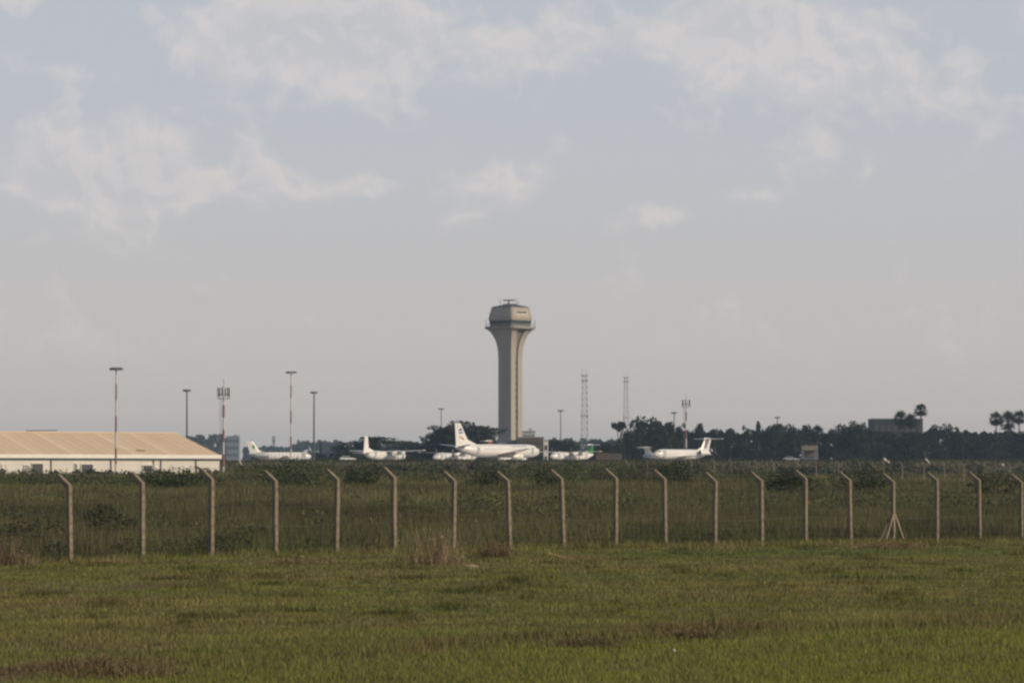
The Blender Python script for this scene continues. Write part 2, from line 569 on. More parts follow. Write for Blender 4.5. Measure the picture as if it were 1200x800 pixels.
    # radar on the roof
    rz = zz(356.2)
    ra_ = MB().tube([(-.6, -.4, rz), (-.6, -.4, zz(352.6))], [.45, .25]).build('radar_mount', 'grey_metal', root)
    MB().bar((-2.6, -.1, zz(351.9)), (1.6, -.9, zz(351.9)), .5, .45).build('radar_antenna', 'dark_metal', ra_)
    for dx_, top in ((-3.6, 350.5), (2.2, 350.0), (3.0, 353)):
        MB().tube([(dx_, -1.0, zz(359.5)), (dx_, -1.0, zz(top))], .09, 6).build('whip_aerial', 'dark_metal', root)
    for sgn in (-1, 1):
        p = sq(hp * .97, zr, hp * .12)[5 if sgn < 0 else 1]
        MB().tube([p, p + Vector((0, 0, 2.6))], .09, 6).build('whip_aerial', 'dark_metal', root)


control_tower()

# ------------------------------------------------------------------ warehouse with tan roof
def warehouse():
    Yc = 760.0
    c = at(256.5, 533, Yc)
    gz = tz(c.x - 30, Yc - 10) - .3
    e = Vector((-.866, -.5, 0)); d = Vector((-.5, .866, 0))      # along the wall to the left, from eave to ridge
    root = empty('warehouse', (c.x, c.y, gz))
    tag(root, 'long white walled warehouse with a shallow ribbed tan metal roof', 'warehouse')
    H = c.z - gz; LN = 84.0; HS = 21.4; RISE = 4.75
    Z = Vector((0, 0, 1))
    # walls
    fr = MB()
    for (a, b_) in ((Vector(), e * LN), (d * 2 * HS, e * LN + d * 2 * HS), (Vector(), d * 2 * HS), (e * LN, e * LN + d * 2 * HS)):
        q = (b_ - a)
        n_ = q.cross(Z).normalized() * .12
        ins = Vector()
        fr.add([a + n_, b_ + n_, b_ - n_, a - n_, a + n_ + Z * H, b_ + n_ + Z * H, b_ - n_ + Z * H, a - n_ + Z * H],
               [(0, 1, 5, 4), (1, 2, 6, 5), (2, 3, 7, 6), (3, 0, 4, 7), (4, 5, 6, 7), (3, 2, 1, 0)])
    for k in (.05, LN - .05):
        a = e * k + Z * (H - .02)
        fr.add([a, a + d * 2 * HS, a + d * HS + Z * RISE], [(0, 1, 2)])
    wall = fr.build('wall', 'cream_wall', root)
    # roof sheets, each its own piece, both slopes
    sw = 2.0
    nsh = int(LN / sw)
    up = (d * HS + Z * RISE)
    # one sheet: pan with a raised seam at the edge, built in local axes of the slope
    def sheet(u):
        nrm = e.cross(u).normalized()
        if nrm.z < 0: nrm = -nrm
        mb = MB()
        L0 = u * -.028; L1 = u * 1.0
        pr = [(0, 0), (0, .09), (.14, .09), (.2, .05), (.95, .05), (1.0, .07), (1.05, .05), (sw - .002, .05), (sw - .002, 0)]
        rings = [[p0 + e * x_ + nrm * h_ for x_, h_ in pr] for p0 in (L0, L1)]
        mb.loft(rings, smooth=False)
        return mb
    for sl, (u, o0) in enumerate(((up, Vector()), (-d * HS + Z * RISE, d * 2 * HS))):
        ms = {k: sheet(u).mesh('roof_sheet', k) for k in ('roof_tan', 'roof_tan_pale', 'roof_tan_deep')}
        for k in range(nsh):
            key = 'roof_tan_pale' if (k * 7 + 3) % 11 in (0, 5) else ('roof_tan_deep' if (k * 5) % 7 in (1, 2) else 'roof_tan')
            inst('roof_sheet', ms[key], root, loc=o0 + e * (k * sw) + Z * (H + .05))
    rc = MB().bar(d * HS + Z * (H + RISE + .16) - e * .2, d * HS + e * LN + Z * (H + RISE + .16), .7, .16, up=(0, 0, 1)).build('ridge_cap', 'roof_tan_pale', root)
    # antenna rail lying on the ridge and a stain hatch on the slope
    MB().bar(d * HS + e * 28 + Z * (H + RISE + .55), d * HS + e * 35 + Z * (H + RISE + .38), .22).build('ridge_pipe', 'dark_metal', root)
    MB().bar(up * .16 + e * 15.6 + Z * (H + .22), up * .16 + e * 17.4 + Z * (H + .22), .8, .1, up=(0, 0, 1)).build('roof_hatch', 'wall_brown', root)
    # white eave fascia with a gutter
    fz = Z * (H - .36)
    MB().bar(-e * .35 - d * .62 + fz, e * LN - d * .62 + fz, .14, .78).build('fascia', 'white_metal', root)
    MB().bar(-e * .3 - d * .42 + Z * (H - .84), e * LN - d * .42 + Z * (H - .84), .5, .14).build('gutter', 'dark_metal', root)
    # openings and fittings along the front wall
    def along(px):
        # distance along the wall for an image column
        k = (px - 600) / F
        return (c.x - k * c.y) / (-(e.x) + k * e.y) * 1.0 if False else (k * c.y - c.x) / (e.x - k * e.y)
    for (p0, p1, z0, z1, nm, mt) in ((28, 33.5, 0, 3.3, 'door', 'grey_metal'), (37, 50.5, 0, 3.6, 'loading_door', 'dark_opening'), (87.5, 90, 0, 3.6, 'door', 'dark_opening'),
                                     (95, 109, 0, 3.5, 'loading_door', 'dark_opening'), (167, 178.5, 1.9, 3.3, 'window', 'dark_opening'), (2, 7, 0, 3.4, 'door', 'cream_wall')):
        a0, a1 = along(p1), along(p0)
        cc = e * ((a0 + a1) / 2) - d * .15 + Z * ((z0 + z1) / 2)
        op = MB().bar(e * a0 - d * .15 + Z * ((z0 + z1) / 2), e * a1 - d * .15 + Z * ((z0 + z1) / 2), .12, z1 - z0).build(nm, mt, root)
        f_ = MB()
        for zz_ in ((z1,) if z0 == 0 else (z0, z1)):
            f_.bar(e * (a0 - .12) - d * .24 + Z * zz_, e * (a1 + .12) - d * .24 + Z * zz_, .14, .16)
        for aa in (a0, a1):
            f_.bar(e * aa - d * .241 + Z * z0, e * aa - d * .241 + Z * (z1 - .08), .16, .14)
        f_.build('frame', 'white_metal', op)
    for px in (60, 130, 179.8, 188.5, 229.5):
        a = along(px)
        MB().bar(e * a - d * .26 + Z * .1, e * a - d * .26 + Z * (H - .95), .2, .2).build('downpipe', 'grey_metal', root)


warehouse()

# ------------------------------------------------------------------ buildings far behind
def building(name, label, cat, px0, px1, ytop, Y, depth, m, floors=2, bays=6, wm='dark_opening', parapet=True, base=None):
    a = at(px0, ytop, Y); b_ = at(px1, ytop, Y)
    gz = tz((a.x + b_.x) / 2, Y) - .4
    root = empty(name, ((a.x + b_.x) / 2, Y + depth / 2, gz))
    tag(root, label, cat)
    W = b_.x - a.x; H = a.z - gz
    MB().box((0, 0, H / 2), (W, depth, H)).build('wall', m, root)
    rf = MB().box((0, 0, H + .15), (W + .5, depth + .5, .3)).build('roof', 'wall_grey' if m != 'wall_blue_grey' else 'wall_blue_grey', root)
    if parapet:
        MB().box((W * .2, 0, H + .9), (W * .22, depth * .4, 1.2)).build('roof_box', m, rf)
    fh = H / (floors + .4)
    wme = MB().box((0, 0, 0), (W / bays * .55, .12, fh * .45)).mesh('window', wm)
    for f_ in range(floors):
        for k in range(bays):
            inst('window', wme, root, loc=(-W / 2 + W * (k + .5) / bays, -depth / 2 - .04, fh * (f_ + .75)))
    return root


building('terminal_building', 'long low blue grey terminal building at the foot of the control tower', 'building', 536, 606, 516.5, 1270, 14, 'wall_blue_grey', 2, 12, parapet=False)
building('annex_building', 'dark brown annex building right of the control tower base', 'building', 607, 637, 512.5, 1262, 14, 'wall_brown', 3, 7, parapet=False)
building('office_block', 'pale grey flat roofed office block rising behind the brown annex', 'building', 609.5, 627, 505.5, 1420, 16, 'wall_grey', 4, 4)
building('water_tower', 'small white square tower house beside the brown annex', 'tower', 637, 642.5, 516, 1240, 3.5, 'wall_white', 2, 1, parapet=False)
building('apartment_block', 'grey hazy block at the end of the far flat topped wood', 'building', 265, 280, 511, 3300, 14, 'wall_blue_grey', 5, 4, wm='wall_slate')
building('large_hall', 'dark flat roofed hall standing above the trees between the palms', 'building', 1023.5, 1081.5, 490.8, 1330, 20, 'wall_slate', 3, 8, parapet=False)
building('dish_tower', 'thin far grey water tower above the hazy tree line', 'tower', 319, 322.5, 511, 3600, 4, 'wall_grey', 5, 1, parapet=False)


def shed(name, label, cat, px0, px1, ytop, Y, depth, m):
    a = at(px0, ytop, Y); b_ = at(px1, ytop, Y)
    gz = tz((a.x + b_.x) / 2, Y) + (.08 if Y > 935 else -.1)
    root = empty(name, ((a.x + b_.x) / 2, Y + depth / 2, gz)); tag(root, label, cat)
    W = b_.x - a.x; H = a.z - gz
    return root, W, H, depth


root, W, H, D = shed('open_shelter', 'open shelter with a pale roof fascia in front of the dark trees', 'shelter', 940.5, 958.5, 521.8, 1000, 5, 'wall_white')
MB().box((0, 0, H - .65), (W, D, 1.3)).build('roof', 'old_concrete', root)
for sx in (-1, 1):
    for sy in (-1, 1):
        MB().box((sx * (W / 2 - .2), sy * (D / 2 - .2), (H - 1.3) / 2), (.25, .25, H - 1.3)).build('leg', 'grey_metal', root)
MB().box((0, D / 2 - .35, (H - 1.3) / 2), (W - .7, .1, H - 1.31)).build('back_wall', 'wall_brown', root)

def container(label, px0, px1, ytop, Y, m):
    root, W, H, D = shed('shipping_container', label, 'container', px0, px1, ytop, Y, 2.6, m)
    mb = MB().box((0, 0, H / 2), (W - .1, D - .1, H - .06))
    mb.build('body', m, root)
    rib = MB().box((0, 0, 0), (.12, .05, H - .4)).mesh('rib', m)
    for k in range(int(W / .45)):
        inst('rib', rib, root, loc=(-W / 2 + .3 + k * .45, -D / 2 + .03, H / 2))
    for sx in (-1, 1):
        MB().box((sx * W / 2, 0, H / 2), (.16, D, H)).build('end_frame', m, root)
    MB().box((0, -D / 2 + .02, H - .06), (W - .17, .14, .14)).build('top_rail', m, root)
container('rusty brown shipping container left of the parked jets', 699, 713.6, 530.5, 1010, 'rust_brown')
container('faded brown shipping container end to end with the rusty one', 714, 728.4, 531.0, 1011, 'wall_brown')

# ------------------------------------------------------------------ masts
def mast_base(px, Y):
    x = (px - 600) / F * Y
    z = tz(x, Y)
    if abs(x) < 210 and 930 < Y < 1330: z = APZ - .04
    return x, z


def flood_mast(label, px, ytop, Y, headw, banded, rad=.17, group='floodlight masts'):
    x, gz = mast_base(px, Y)
    H = at(px, ytop, Y).z - gz
    root = empty('floodlight_mast', (x, Y, gz - .1)); tag(root, label, 'light mast', group)
    MB().tube([(0, 0, 0), (0, 0, H)], [rad * 1.25, rad * .75], 10).build('pole', 'band_white' if banded else 'dark_metal', root)
    MB().tube([(0, 0, .0), (0, 0, .9)], rad * 2.0, 10).build('base_collar', 'grey_metal', root)
    if banded:
        nb_ = 7
        for k in range(nb_):
            if k % 2 == 0:
                continue
            z0 = H * (k) / nb_; z1 = H * (k + 1) / nb_
            r_ = lambda z: (rad * 1.25 + (rad * .75 - rad * 1.25) * z / H) + .012
            MB().tube([(0, 0, z0), (0, 0, z1)], [r_(z0), r_(z1)], 10).build('red_band', 'band_red', root)
    hw = headw / F * Y / 2
    hd = MB()
    n = 10
    for k in range(n):
        a0, a1 = 2 * math.pi * k / n, 2 * math.pi * (k + 1) / n
        hd.bar((hw * .8 * math.cos(a0), hw * .8 * math.sin(a0), H), (hw * .8 * math.cos(a1), hw * .8 * math.sin(a1), H), .14)
        if k % 2 == 0:
            hd.bar((0, 0, H - .05), (hw * .8 * math.cos(a0), hw * .8 * math.sin(a0), H), .12)
    head = hd.build('head_frame', 'dark_metal', root)
    for k in range(8):
        a0 = 2 * math.pi * (k + .5) / 8
        c = Vector((hw * .86 * math.cos(a0), hw * .86 * math.sin(a0), H - .05))
        o_ = Vector((math.cos(a0), math.sin(a0), -.35)).normalized()
        MB().bar(c - o_ * .22, c + o_ * .3, .55, .42).build('floodlight', 'grey_metal', head)


flood_mast('tall red and white banded floodlight mast in front of the tan roofed warehouse', 136, 431, 700, 14.5, True)
flood_mast('plain dark floodlight mast rising behind the warehouse roof slope', 219, 456.5, 850, 7.5, False, .2)
flood_mast('red and white banded floodlight mast above the small jet fuselage', 341, 435.5, 960, 12.5, True, .19)
flood_mast('plain dark floodlight mast right of the banded one near the small jet', 368, 459, 980, 7, False, .22)
flood_mast('hazy floodlight mast head showing beside the umbrella shaped acacia crown', 517, 478.5, 1500, 6.5, False, .2)
flood_mast('slim floodlight mast between control tower and lattice masts', 657, 480.5, 1350, 6.5, False, .2)
flood_mast('short floodlight mast head above trees beside the aerial mast', 790, 483, 1350, 6.5, False, .22)
flood_mast('floodlight mast whose head just clears the dark tree row', 911, 488.5, 1400, 6.0, False, .22)


def aerial_mast(label, px, ytop, Y, banded=True):
    x, gz = mast_base(px, Y)
    H = at(px, ytop, Y).z - gz
    root = empty('aerial_mast', (x, Y, gz - .1)); tag(root, label, 'aerial mast', 'aerial masts with panel antennas')
    MB().tube([(0, 0, 0), (0, 0, H)], [.25, .18], 10).build('pole', 'band_white', root)
    for k in (1, 3, 5):
        z0, z1 = H * (k / 7.6), H * ((k + 1) / 7.6)
        MB().tube([(0, 0, z0), (0, 0, z1)], .262, 10).build('red_band', 'band_red', root)
    ld = MB()
    for sx in (-.55, -.85):
        ld.bar((sx, 0, .5), (sx, 0, H * .86), .05)
    for k in range(30):
        z = .8 + (H * .86 - 1) * k / 30
        ld.bar((-.85, 0, z), (-.3, 0, z), .04)
    ld.build('ladder', 'grey_metal', root)
    pl = MB()
    hw = 1.35
    n = 8
    for k in range(n):
        a0, a1 = 2 * math.pi * k / n, 2 * math.pi * (k + 1) / n
        for z in (H * .86, H * .86 + .9):
            pl.bar((hw * math.cos(a0), hw * math.sin(a0), z), (hw * math.cos(a1), hw * math.sin(a1), z), .1)
        pl.bar((hw * math.cos(a0), hw * math.sin(a0), H * .86), (hw * math.cos(a0), hw * math.sin(a0), H * .86 + .9), .08)
        pl.bar((0, 0, H * .86), (hw * math.cos(a0), hw * math.sin(a0), H * .86), .1)
    pf = pl.build('platform', 'dark_metal', root)
    for k in range(6):
        a0 = 2 * math.pi * (k + .3) / 6
        MB().bar((hw * .95 * math.cos(a0), hw * .95 * math.sin(a0), H * .885), (hw * .95 * math.cos(a0), hw * .95 * math.sin(a0), H * .885 + 1.9), .36, .24).build('panel_antenna', 'dark_metal', pf)
    MB().tube([(0, 0, H - .2), (0, 0, H + 1.5)], .05, 6).build('whip_aerial', 'dark_metal', root)


aerial_mast('red and white aerial mast with antenna cluster at the warehouse corner', 262, 451, 800)
aerial_mast('red and white aerial mast with antenna cluster behind the T-tailed jet', 804, 465.5, 1180)


def lattice_mast(label, px, ytop, Y, wb, wt):
    x, gz = mast_base(px, Y)
    H = at(px, ytop, Y).z - gz
    root = empty('lattice_mast', (x, Y, gz)); tag(root, label, 'lattice mast', 'hazy lattice masts')
    hb, ht = wb / F * Y / 2, wt / F * Y / 2
    n = 16
    cor = [(1, 1), (-1, 1), (-1, -1), (1, -1)]
    for cx, cy in cor:
        MB().bar((cx * hb, cy * hb, 0), (cx * ht, cy * ht, H), .24).build('leg', 'grey_metal', root)
    br = MB()
    for k in range(n):
        z0, z1 = H * k / n, H * (k + 1) / n
        h0 = hb + (ht - hb) * k / n; h1 = hb + (ht - hb) * (k + 1) / n
        for q in range(4):
            a, b_ = cor[q], cor[(q + 1) % 4]
            br.bar((a[0] * h0, a[1] * h0, z0), (b_[0] * h1, b_[1] * h1, z1), .13)
            br.bar((b_[0] * h0, b_[1] * h0, z0), (a[0] * h1, a[1] * h1, z1), .13)
            br.bar((a[0] * h1, a[1] * h1, z1), (b_[0] * h1, b_[1] * h1, z1), .14)
    br.build('bracing', 'grey_metal', root)
    w_ = ht * 2.0
    for z in (H - 3.2, H - .2):
        MB().box((0, 0, z), (w_ * 2, w_ * 2, .35)).build('platform', 'grey_metal', root)
    MB().box((0, 0, H * .58), (hb * 2.2, hb * 2.2, .4)).build('rest_platform', 'grey_metal', root)
    for sx in (-1, 1):
        MB().tube([(sx * ht, 0, H), (sx * ht, 0, H + 4.2)], .09, 6).build('whip_aerial', 'grey_metal', root)


lattice_mast('taller hazy lattice mast nearest the control tower with two top platforms', 685, 439.5, 2150, 9, 4.6)
lattice_mast('fainter hazy lattice mast standing behind the gapped tree', 733.5, 442, 2700, 7.5, 3.6)

# ------------------------------------------------------------------ aircraft
def section(x0, c, z, y, th):
    """wing section of chord c, leading edge at x0"""
    pr = [(0, 0), (.12, .5), (.4, .6), (1, .03), (1, -.03), (.4, -.35), (.12, -.35)]
    return [Vector((x0 - p * c, y, z + h * th)) for p, h in pr]


def aircraft(name, label, px, Y, head, sp, group='parked aircraft'):
    """px: image column of the fin top; head: heading angle in degrees from +X"""
    Lf, D = sp['len'], sp['dia']; r = D / 2
    zc = sp['zc']                                   # height of the fuselage axis
    finx = -Lf * sp.get('finx', .46)
    h = R(head)
    # place so that the tip of the fin falls in column px
    root_y = Y - (math.sin(h) * finx)
    root_x = (px - 600) / F * Y - math.cos(h) * finx
    root = empty(name, (root_x, root_y, APZ)); root.rotation_euler = (0, 0, h)
    tag(root, label, 'aircraft', group)
    white = sp.get('paint', 'plane_white')
    st = [(.5, .02, -.10), (.492, .28, -.09), (.475, .52, -.06), (.445, .78, -.02), (.40, .95, 0), (.36, 1, 0), (0, 1, 0), (-.18, 1, 0), (-.28, .9, .06), (-.36, .72, .18), (-.43, .45, .34), (-.48, .2, .48), (-.5, .08, .54)]
    n = 20
    rings = []
    for tx, k, dz in st:
        rings.append([Vector((tx * Lf, r * k * math.cos(2 * math.pi * q / n), zc + dz * r + r * k * math.sin(2 * math.pi * q / n))) for q in range(n)])
    fus = MB().loft(rings).build('fuselage', white, root)
    # cockpit glazing, doors, windows
    cw = MB()
    for s_ in (-1, 1):
        for (x0, x1, y0, y1) in ((.462, .440, .10, .40), (.449, .425, .46, .70)):
            pts = []
            for tx in (x0, x1):
                for aa in (y0, y1):
                    kk = np.interp(tx, [q[0] for q in st[::-1]], [q[1] for q in st[::-1]]); dz = np.interp(tx, [q[0] for q in st[::-1]], [q[2] for q in st[::-1]])
                    ang = R(90) - s_ * aa * R(90) * .95
                    pts.append(Vector((tx * Lf, r * kk * 1.03 * math.cos(ang), zc + dz * r + r * kk * 1.03 * math.sin(ang))))
            cw.add(pts, [(0, 1, 3, 2)])
    cw.build('cockpit_window', 'dark_glass', fus)
    if sp.get('doors', True):
        for s_ in (-1, 1):
            for tx in (.37, -.27):
                MB().box((tx * Lf, s_ * r * (1.0 if tx > 0 else .93) * .985, zc + r * .10), (.95, .05, 1.75)).build('door', 'plane_grey', fus)
    nw = sp.get('windows', 20)
    wme = MB().box((0, 0, 0), (.2, .03, .26)).mesh('window', 'dark_glass')
    for s_ in (-1, 1):
        for k in range(nw):
            tx = .33 - .55 * k / nw
            inst('window', wme, fus, loc=(tx * Lf, s_ * r * .975, zc + r * .24))
    # wings
    wz = zc + (r * .86 if sp['high'] else -r * .55)
    wx = sp.get('wx', .06) * Lf
    for s_ in (-1, 1):
        hs, rc, tcd, swp, dih = sp['span'] / 2, sp['root'], sp['tip'], sp['sweep'], sp['dih']
        y0 = s_ * r * .35
        rg = [section(wx + rc / 2, rc, wz, y0, rc * .13), section(wx + rc / 2 - swp, tcd, wz + dih, s_ * hs, tcd * .11)]
        wing = MB().loft(rg, smooth=False).build('wing', sp.get('wing_paint', 'plane_white'), root)
        if sp.get('winglet'):
            MB().loft([section(wx + rc / 2 - swp - .2, tcd * .9, wz + dih + .05, s_ * hs, .1), section(wx + rc / 2 - swp - 1.3, tcd * .4, wz + dih + 1.9, s_ * (hs + .5), .06)], smooth=False).build('winglet', 'plane_white', wing)
        if sp['eng'] == 'wing':
            f_ = .34; ex = wx + rc / 2 - swp * f_ + 1.9; ey = s_ * hs * f_; ez = wz + dih * f_ - 1.15
            e_ = MB()
            e_.loft([[Vector((ex + a, ey + q_ * math.cos(2 * math.pi * k / 16), ez + q_ * math.sin(2 * math.pi * k / 16))) for k in range(16)] for a, q_ in ((.0, .82), (-.3, 1.0), (-1.6, 1.02), (-3.0, .8), (-3.9, .52))])
            en = e_.build('engine', 'plane_white', root)
            MB().tube([(ex + .02, ey, ez), (ex + .06, ey, ez)], .74, 16).build('intake', 'dark_metal', en)
            MB().bar((ex - 2.2, ey, ez + .7), (ex - 3.2, ey, wz + dih * f_ + .1), .3, 1.2).build('pylon', 'plane_white', en)
        if sp['eng'] == 'prop':
            f_ = .30; ex = wx + rc / 2 + 1.6; ey = s_ * hs * f_; ez = wz - .25
            e_ = MB()
            e_.loft([[Vector((ex + a, ey + q_ * math.cos(2 * math.pi * k / 14), ez + q_ * math.sin(2 * math.pi * k / 14))) for k in range(14)] for a, q_ in ((.35, .25), (.0, .45), (-1.2, .62), (-4.0, .6), (-5.6, .2))])
            en = e_.build('engine', sp.get('nacelle', 'plane_white'), root)
            for k in range(4):
                a0 = R(20 + 90 * k)
                MB().bar((ex + .25, ey, ez), (ex + .25, ey + 1.9 * math.cos(a0), ez + 1.9 * math.sin(a0)), .28, .06, up=(0, .3, 1)).build('propeller_blade', 'dark_metal', en)
            MB().tube([(ex - 3, ey, ez - .5), (ex - 3, ey, .45)], .1, 8).build('main_gear', 'grey_metal', en)
            MB().tube([(ex - 3, ey - .4, .45), (ex - 3, ey + .4, .45)], .45, 14).build('wheel', 'rubber', en)
        if sp['eng'] == 'rear':
            ex = -Lf * .22; ey = s_ * (r + .75); ez = zc + r * .35
            e_ = MB()
            e_.loft([[Vector((ex + a, ey + q_ * math.cos(2 * math.pi * k / 16), ez + q_ * math.sin(2 * math.pi * k / 16))) for k in range(16)] for a, q_ in ((.0, .58), (-.25, .72), (-1.8, .74), (-3.2, .6), (-4.0, .42))])
            en = e_.build('engine', sp.get('eng_paint', 'plane_white'), root)
            MB().tube([(ex + .02, ey, ez), (ex + .05, ey, ez)], .52, 16).build('intake', 'dark_metal', en)
            MB().bar((ex - .8, s_ * (r - .3), ez), (ex - .8, ey - s_ * .4, ez), 2.2, .35).build('pylon', 'plane_white', en)
    # fin with swept leading edge and dorsal fillet
    fh, fr_, ft, fs = sp['fin_h'], sp['fin_root'], sp['fin_tip'], sp['fin_sweep']
    zb = zc + r * .55; xt = -Lf * .49 + fr_
    def fsec(x0, c, z, th):
        pr = [(0, 0), (.15, .5), (.45, .5), (1, .03), (1, -.03), (.45, -.5), (.15, -.5)]
        return [Vector((x0 - p * c, hh * th, z)) for p, hh in pr]
    zt = zc + r + fh
    fin = MB().loft([fsec(xt, fr_, zb, fr_ * .12), fsec(xt - fs, ft, zt, ft * .11)], smooth=False).build('fin', sp.get('fin_paint', 'plane_white'), root)
    if sp.get('fillet'):
        fl = sp['fillet']
        zf = zc + r + fh * .22
        tt = (zf - zb) / (zt - zb)
        xf = xt - fs * tt
        MB().loft([[Vector((xt + fl, .05, zc + r * .9)), Vector((xt + fl, -.05, zc + r * .9)), Vector((xt - .5, -.05, zc + r * .8)), Vector((xt - .5, .05, zc + r * .8))],
                   [Vector((xf + .02, .04, zf)), Vector((xf + .02, -.04, zf)), Vector((xf - .5, -.04, zf)), Vector((xf - .5, .04, zf))]], smooth=False).build('dorsal_fillet', white, fin)
    # tailplane
    tzv = zt - .12 if sp['ttail'] else zc + r * .62
    tx0 = (xt - fs + .1) if sp['ttail'] else (-Lf * .49 + sp['tp_root'] + .2)
    for s_ in (-1, 1):
        MB().loft([section(tx0, sp['tp_root'], tzv, 0 if sp['ttail'] else s_ * r * .2, .26), section(tx0 - sp['tp_sweep'], sp['tp_root'] * .5, tzv + sp.get('tp_dih', 0), s_ * sp['tp_span'] / 2, .14)], smooth=False).build('tailplane', sp.get('tp_paint', 'plane_white'), fin if sp['ttail'] else root)
    if sp['ttail']:
        MB().tube([(tx0 + .5, 0, tzv + .02), (tx0, 0, tzv + .02), (tx0 - sp['tp_root'], 0, tzv + .02), (tx0 - sp['tp_root'] - .6, 0, tzv + .02)], [.08, .3, .28, .06], 10).build('tail_bullet', 'plane_white', fin)
    if sp.get('emblem'):
        def fp(u, v):      # point on fin side: u 0..1 along chord from the leading edge, v up
            tt = (v * fh + r * .45) / (zt - zb)
            return xt - fs * tt - u * (fr_ + (ft - fr_) * tt), zb + (zt - zb) * tt, (fr_ + (ft - fr_) * tt)
        for s_ in (-1, 1):
            y = s_ * .34
            def poly(pts, nm, mt):
                v0 = []
                for u, v in pts:
                    X_, Z_, c_ = fp(u, v)
                    v0.append(Vector((X_, s_ * (.055 * c_ + .03), Z_)))
                k = len(v0)
                v1 = [p - Vector((0, s_ * .12, 0)) for p in v0]
                MB().add(v0 + v1, [tuple(range(k)), tuple(range(2 * k - 1, k - 1, -1))] + [(i, (i + 1) % k, (i + 1) % k + k, i + k) for i in range(k)]).build(nm, mt, fin)
            poly([(.22, .52), (.62, .50), (.66, .56), (.25, .60)], 'emblem_stripe', 'logo_blue')
            poly([(.20, .66), (.60, .62), (.66, .66), (.40, .76), (.22, .75)], 'emblem_cap', 'logo_blue')
            poly([(.30, .20), (.42, .20), (.66, .34), (.62, .38), (.40, .28)], 'emblem_swoosh', 'logo_red')
            poly([(.52, .82), (.70, .82), (.68, .90), (.54, .89)], 'emblem_dot', 'wall_grey')
    if sp.get('fin_mark'):
        for s_ in (-1, 1):
            X_ = xt - fs * .5 - fr_ * .3; Z_ = (zb + zt) / 2 + .2
            MB().box((X_, s_ * (.055 * fr_ + .05), Z_), (.55, .05, .9)).build('fin_mark', sp['fin_mark'], fin)
    if sp.get('title'):
        for s_ in (-1, 1):
            for k in range(9):
                MB().box(((.30 - k * .02) * Lf, s_ * r * .80, zc + r * .63), (.42, .05, .5)).build('title_letter', 'plane_grey', fus)
    # gear
    for gx_, gy_ in ((Lf * .36, 0),) + (((-Lf * .03, 2.2), (-Lf * .03, -2.2)) if sp['eng'] != 'prop' else ()):
        MB().tube([(gx_, gy_, zc - r * .6), (gx_, gy_, .42)], .11, 8).build('gear_leg', 'grey_metal', root)
        MB().tube([(gx_, gy_ - .38, .42), (gx_, gy_ + .38, .42)], .42, 14).build('wheel', 'rubber', root)
    return root


A320 = dict(len=34, dia=3.9, zc=3.6, high=False, span=30, root=6.2, tip=1.7, sweep=6.2, dih=1.7, eng='wing', fin_h=6.0, fin_root=5.9, fin_tip=2.2, fin_sweep=4.2, fillet=2.6,
            ttail=False, tp_root=3.6, tp_span=12.2, tp_sweep=3.0, tp_dih=.6, emblem=True, title=True, windows=26, finx=.46)
TURBO = dict(len=21, dia=2.4, zc=1.95, high=True, span=25, root=3.0, tip=1.6, sweep=.5, dih=.4, eng='prop', fin_h=4.2, fin_root=2.9, fin_tip=1.4, fin_sweep=.8, fillet=3.0,
             ttail=False, tp_root=1.9, tp_span=8.6, tp_sweep=.5, windows=13, finx=.44)
RJET = dict(len=17.5, dia=2.25, zc=1.65, high=False, span=16, root=3.2, tip=1.2, sweep=2.6, dih=.7, eng='rear', fin_h=3.0, fin_root=3.2, fin_tip=1.7, fin_sweep=2.5, fillet=1.4,
            ttail=False, tp_root=1.8, tp_span=6.4, tp_sweep=1.3, windows=9, finx=.50, eng_paint='plane_grey', fin_mark='tail_green')
FJET = dict(len=23.5, dia=2.75, zc=2.2, high=False, span=21, root=4.0, tip=1.5, sweep=2.4, dih=.7, eng='rear', fin_h=3.1, fin_root=4.0, fin_tip=2.6, fin_sweep=2.5, fillet=1.3,
            ttail=True, tp_root=2.1, tp_span=10.4, tp_sweep=1.2, windows=14, finx=.47)
DASH = dict(len=20, dia=2.3, zc=1.9, high=True, span=23, root=2.7, tip=1.5, sweep=.4, dih=.4, eng='prop', fin_h=2.3, fin_root=3.2, fin_tip=2.1, fin_sweep=1.2, fillet=2.0,
            ttail=True, tp_root=1.7, tp_span=6.6, tp_sweep=.3, windows=12, finx=.46, fin_paint='tail_green')

aircraft('airliner', 'large white airliner with blue and red fin emblem parked before the control tower', 537.5, 1040, 44, A320)
aircraft('turboprop_airplane', 'white high wing turboprop with upright plain fin seen from behind', 428.5, 1000, 58, TURBO)
aircraft('turboprop_airplane', 'white turboprop fuselage half hidden behind the large airliner tail', 560, 1085, 222, dict(TURBO, fin_h=2.2, len=19, wing_paint='plane_bare'))
aircraft('small_jet', 'small white jet with swept fin and rear engine near the warehouse', 292.5, 985, 18, RJET)
aircraft('commuter_airplane', 'white commuter airplane with green fin and white T-tail', 693.5, 1040, 231, dict(DASH))
aircraft('t_tail_jet', 'bright white jet with tall T-tail and nose turned to camera', 829, 1000, 227, FJET)
aircraft('t_tail_jet', 'shaded grey white T-tail jet whose fin rises behind the bright jet nose', 756, 1060, -42, dict(RJET, fin_h=1.9, fin_sweep=2.2, ttail=True, tp_span=6.5, fin_mark=None, zc=1.75))
aircraft('small_airplane', 'small airplane with red fin peeking above the large airliner roof', 571, 1120, 35, dict(RJET, len=15, dia=1.9, zc=1.9, span=14, eng='none', fin_h=4.5, fin_root=3.4, fin_tip=1.2, fin_sweep=2.2, fin_paint='tail_red', fillet=0, tp_span=6, windows=6, ttail=True, fin_mark=None))

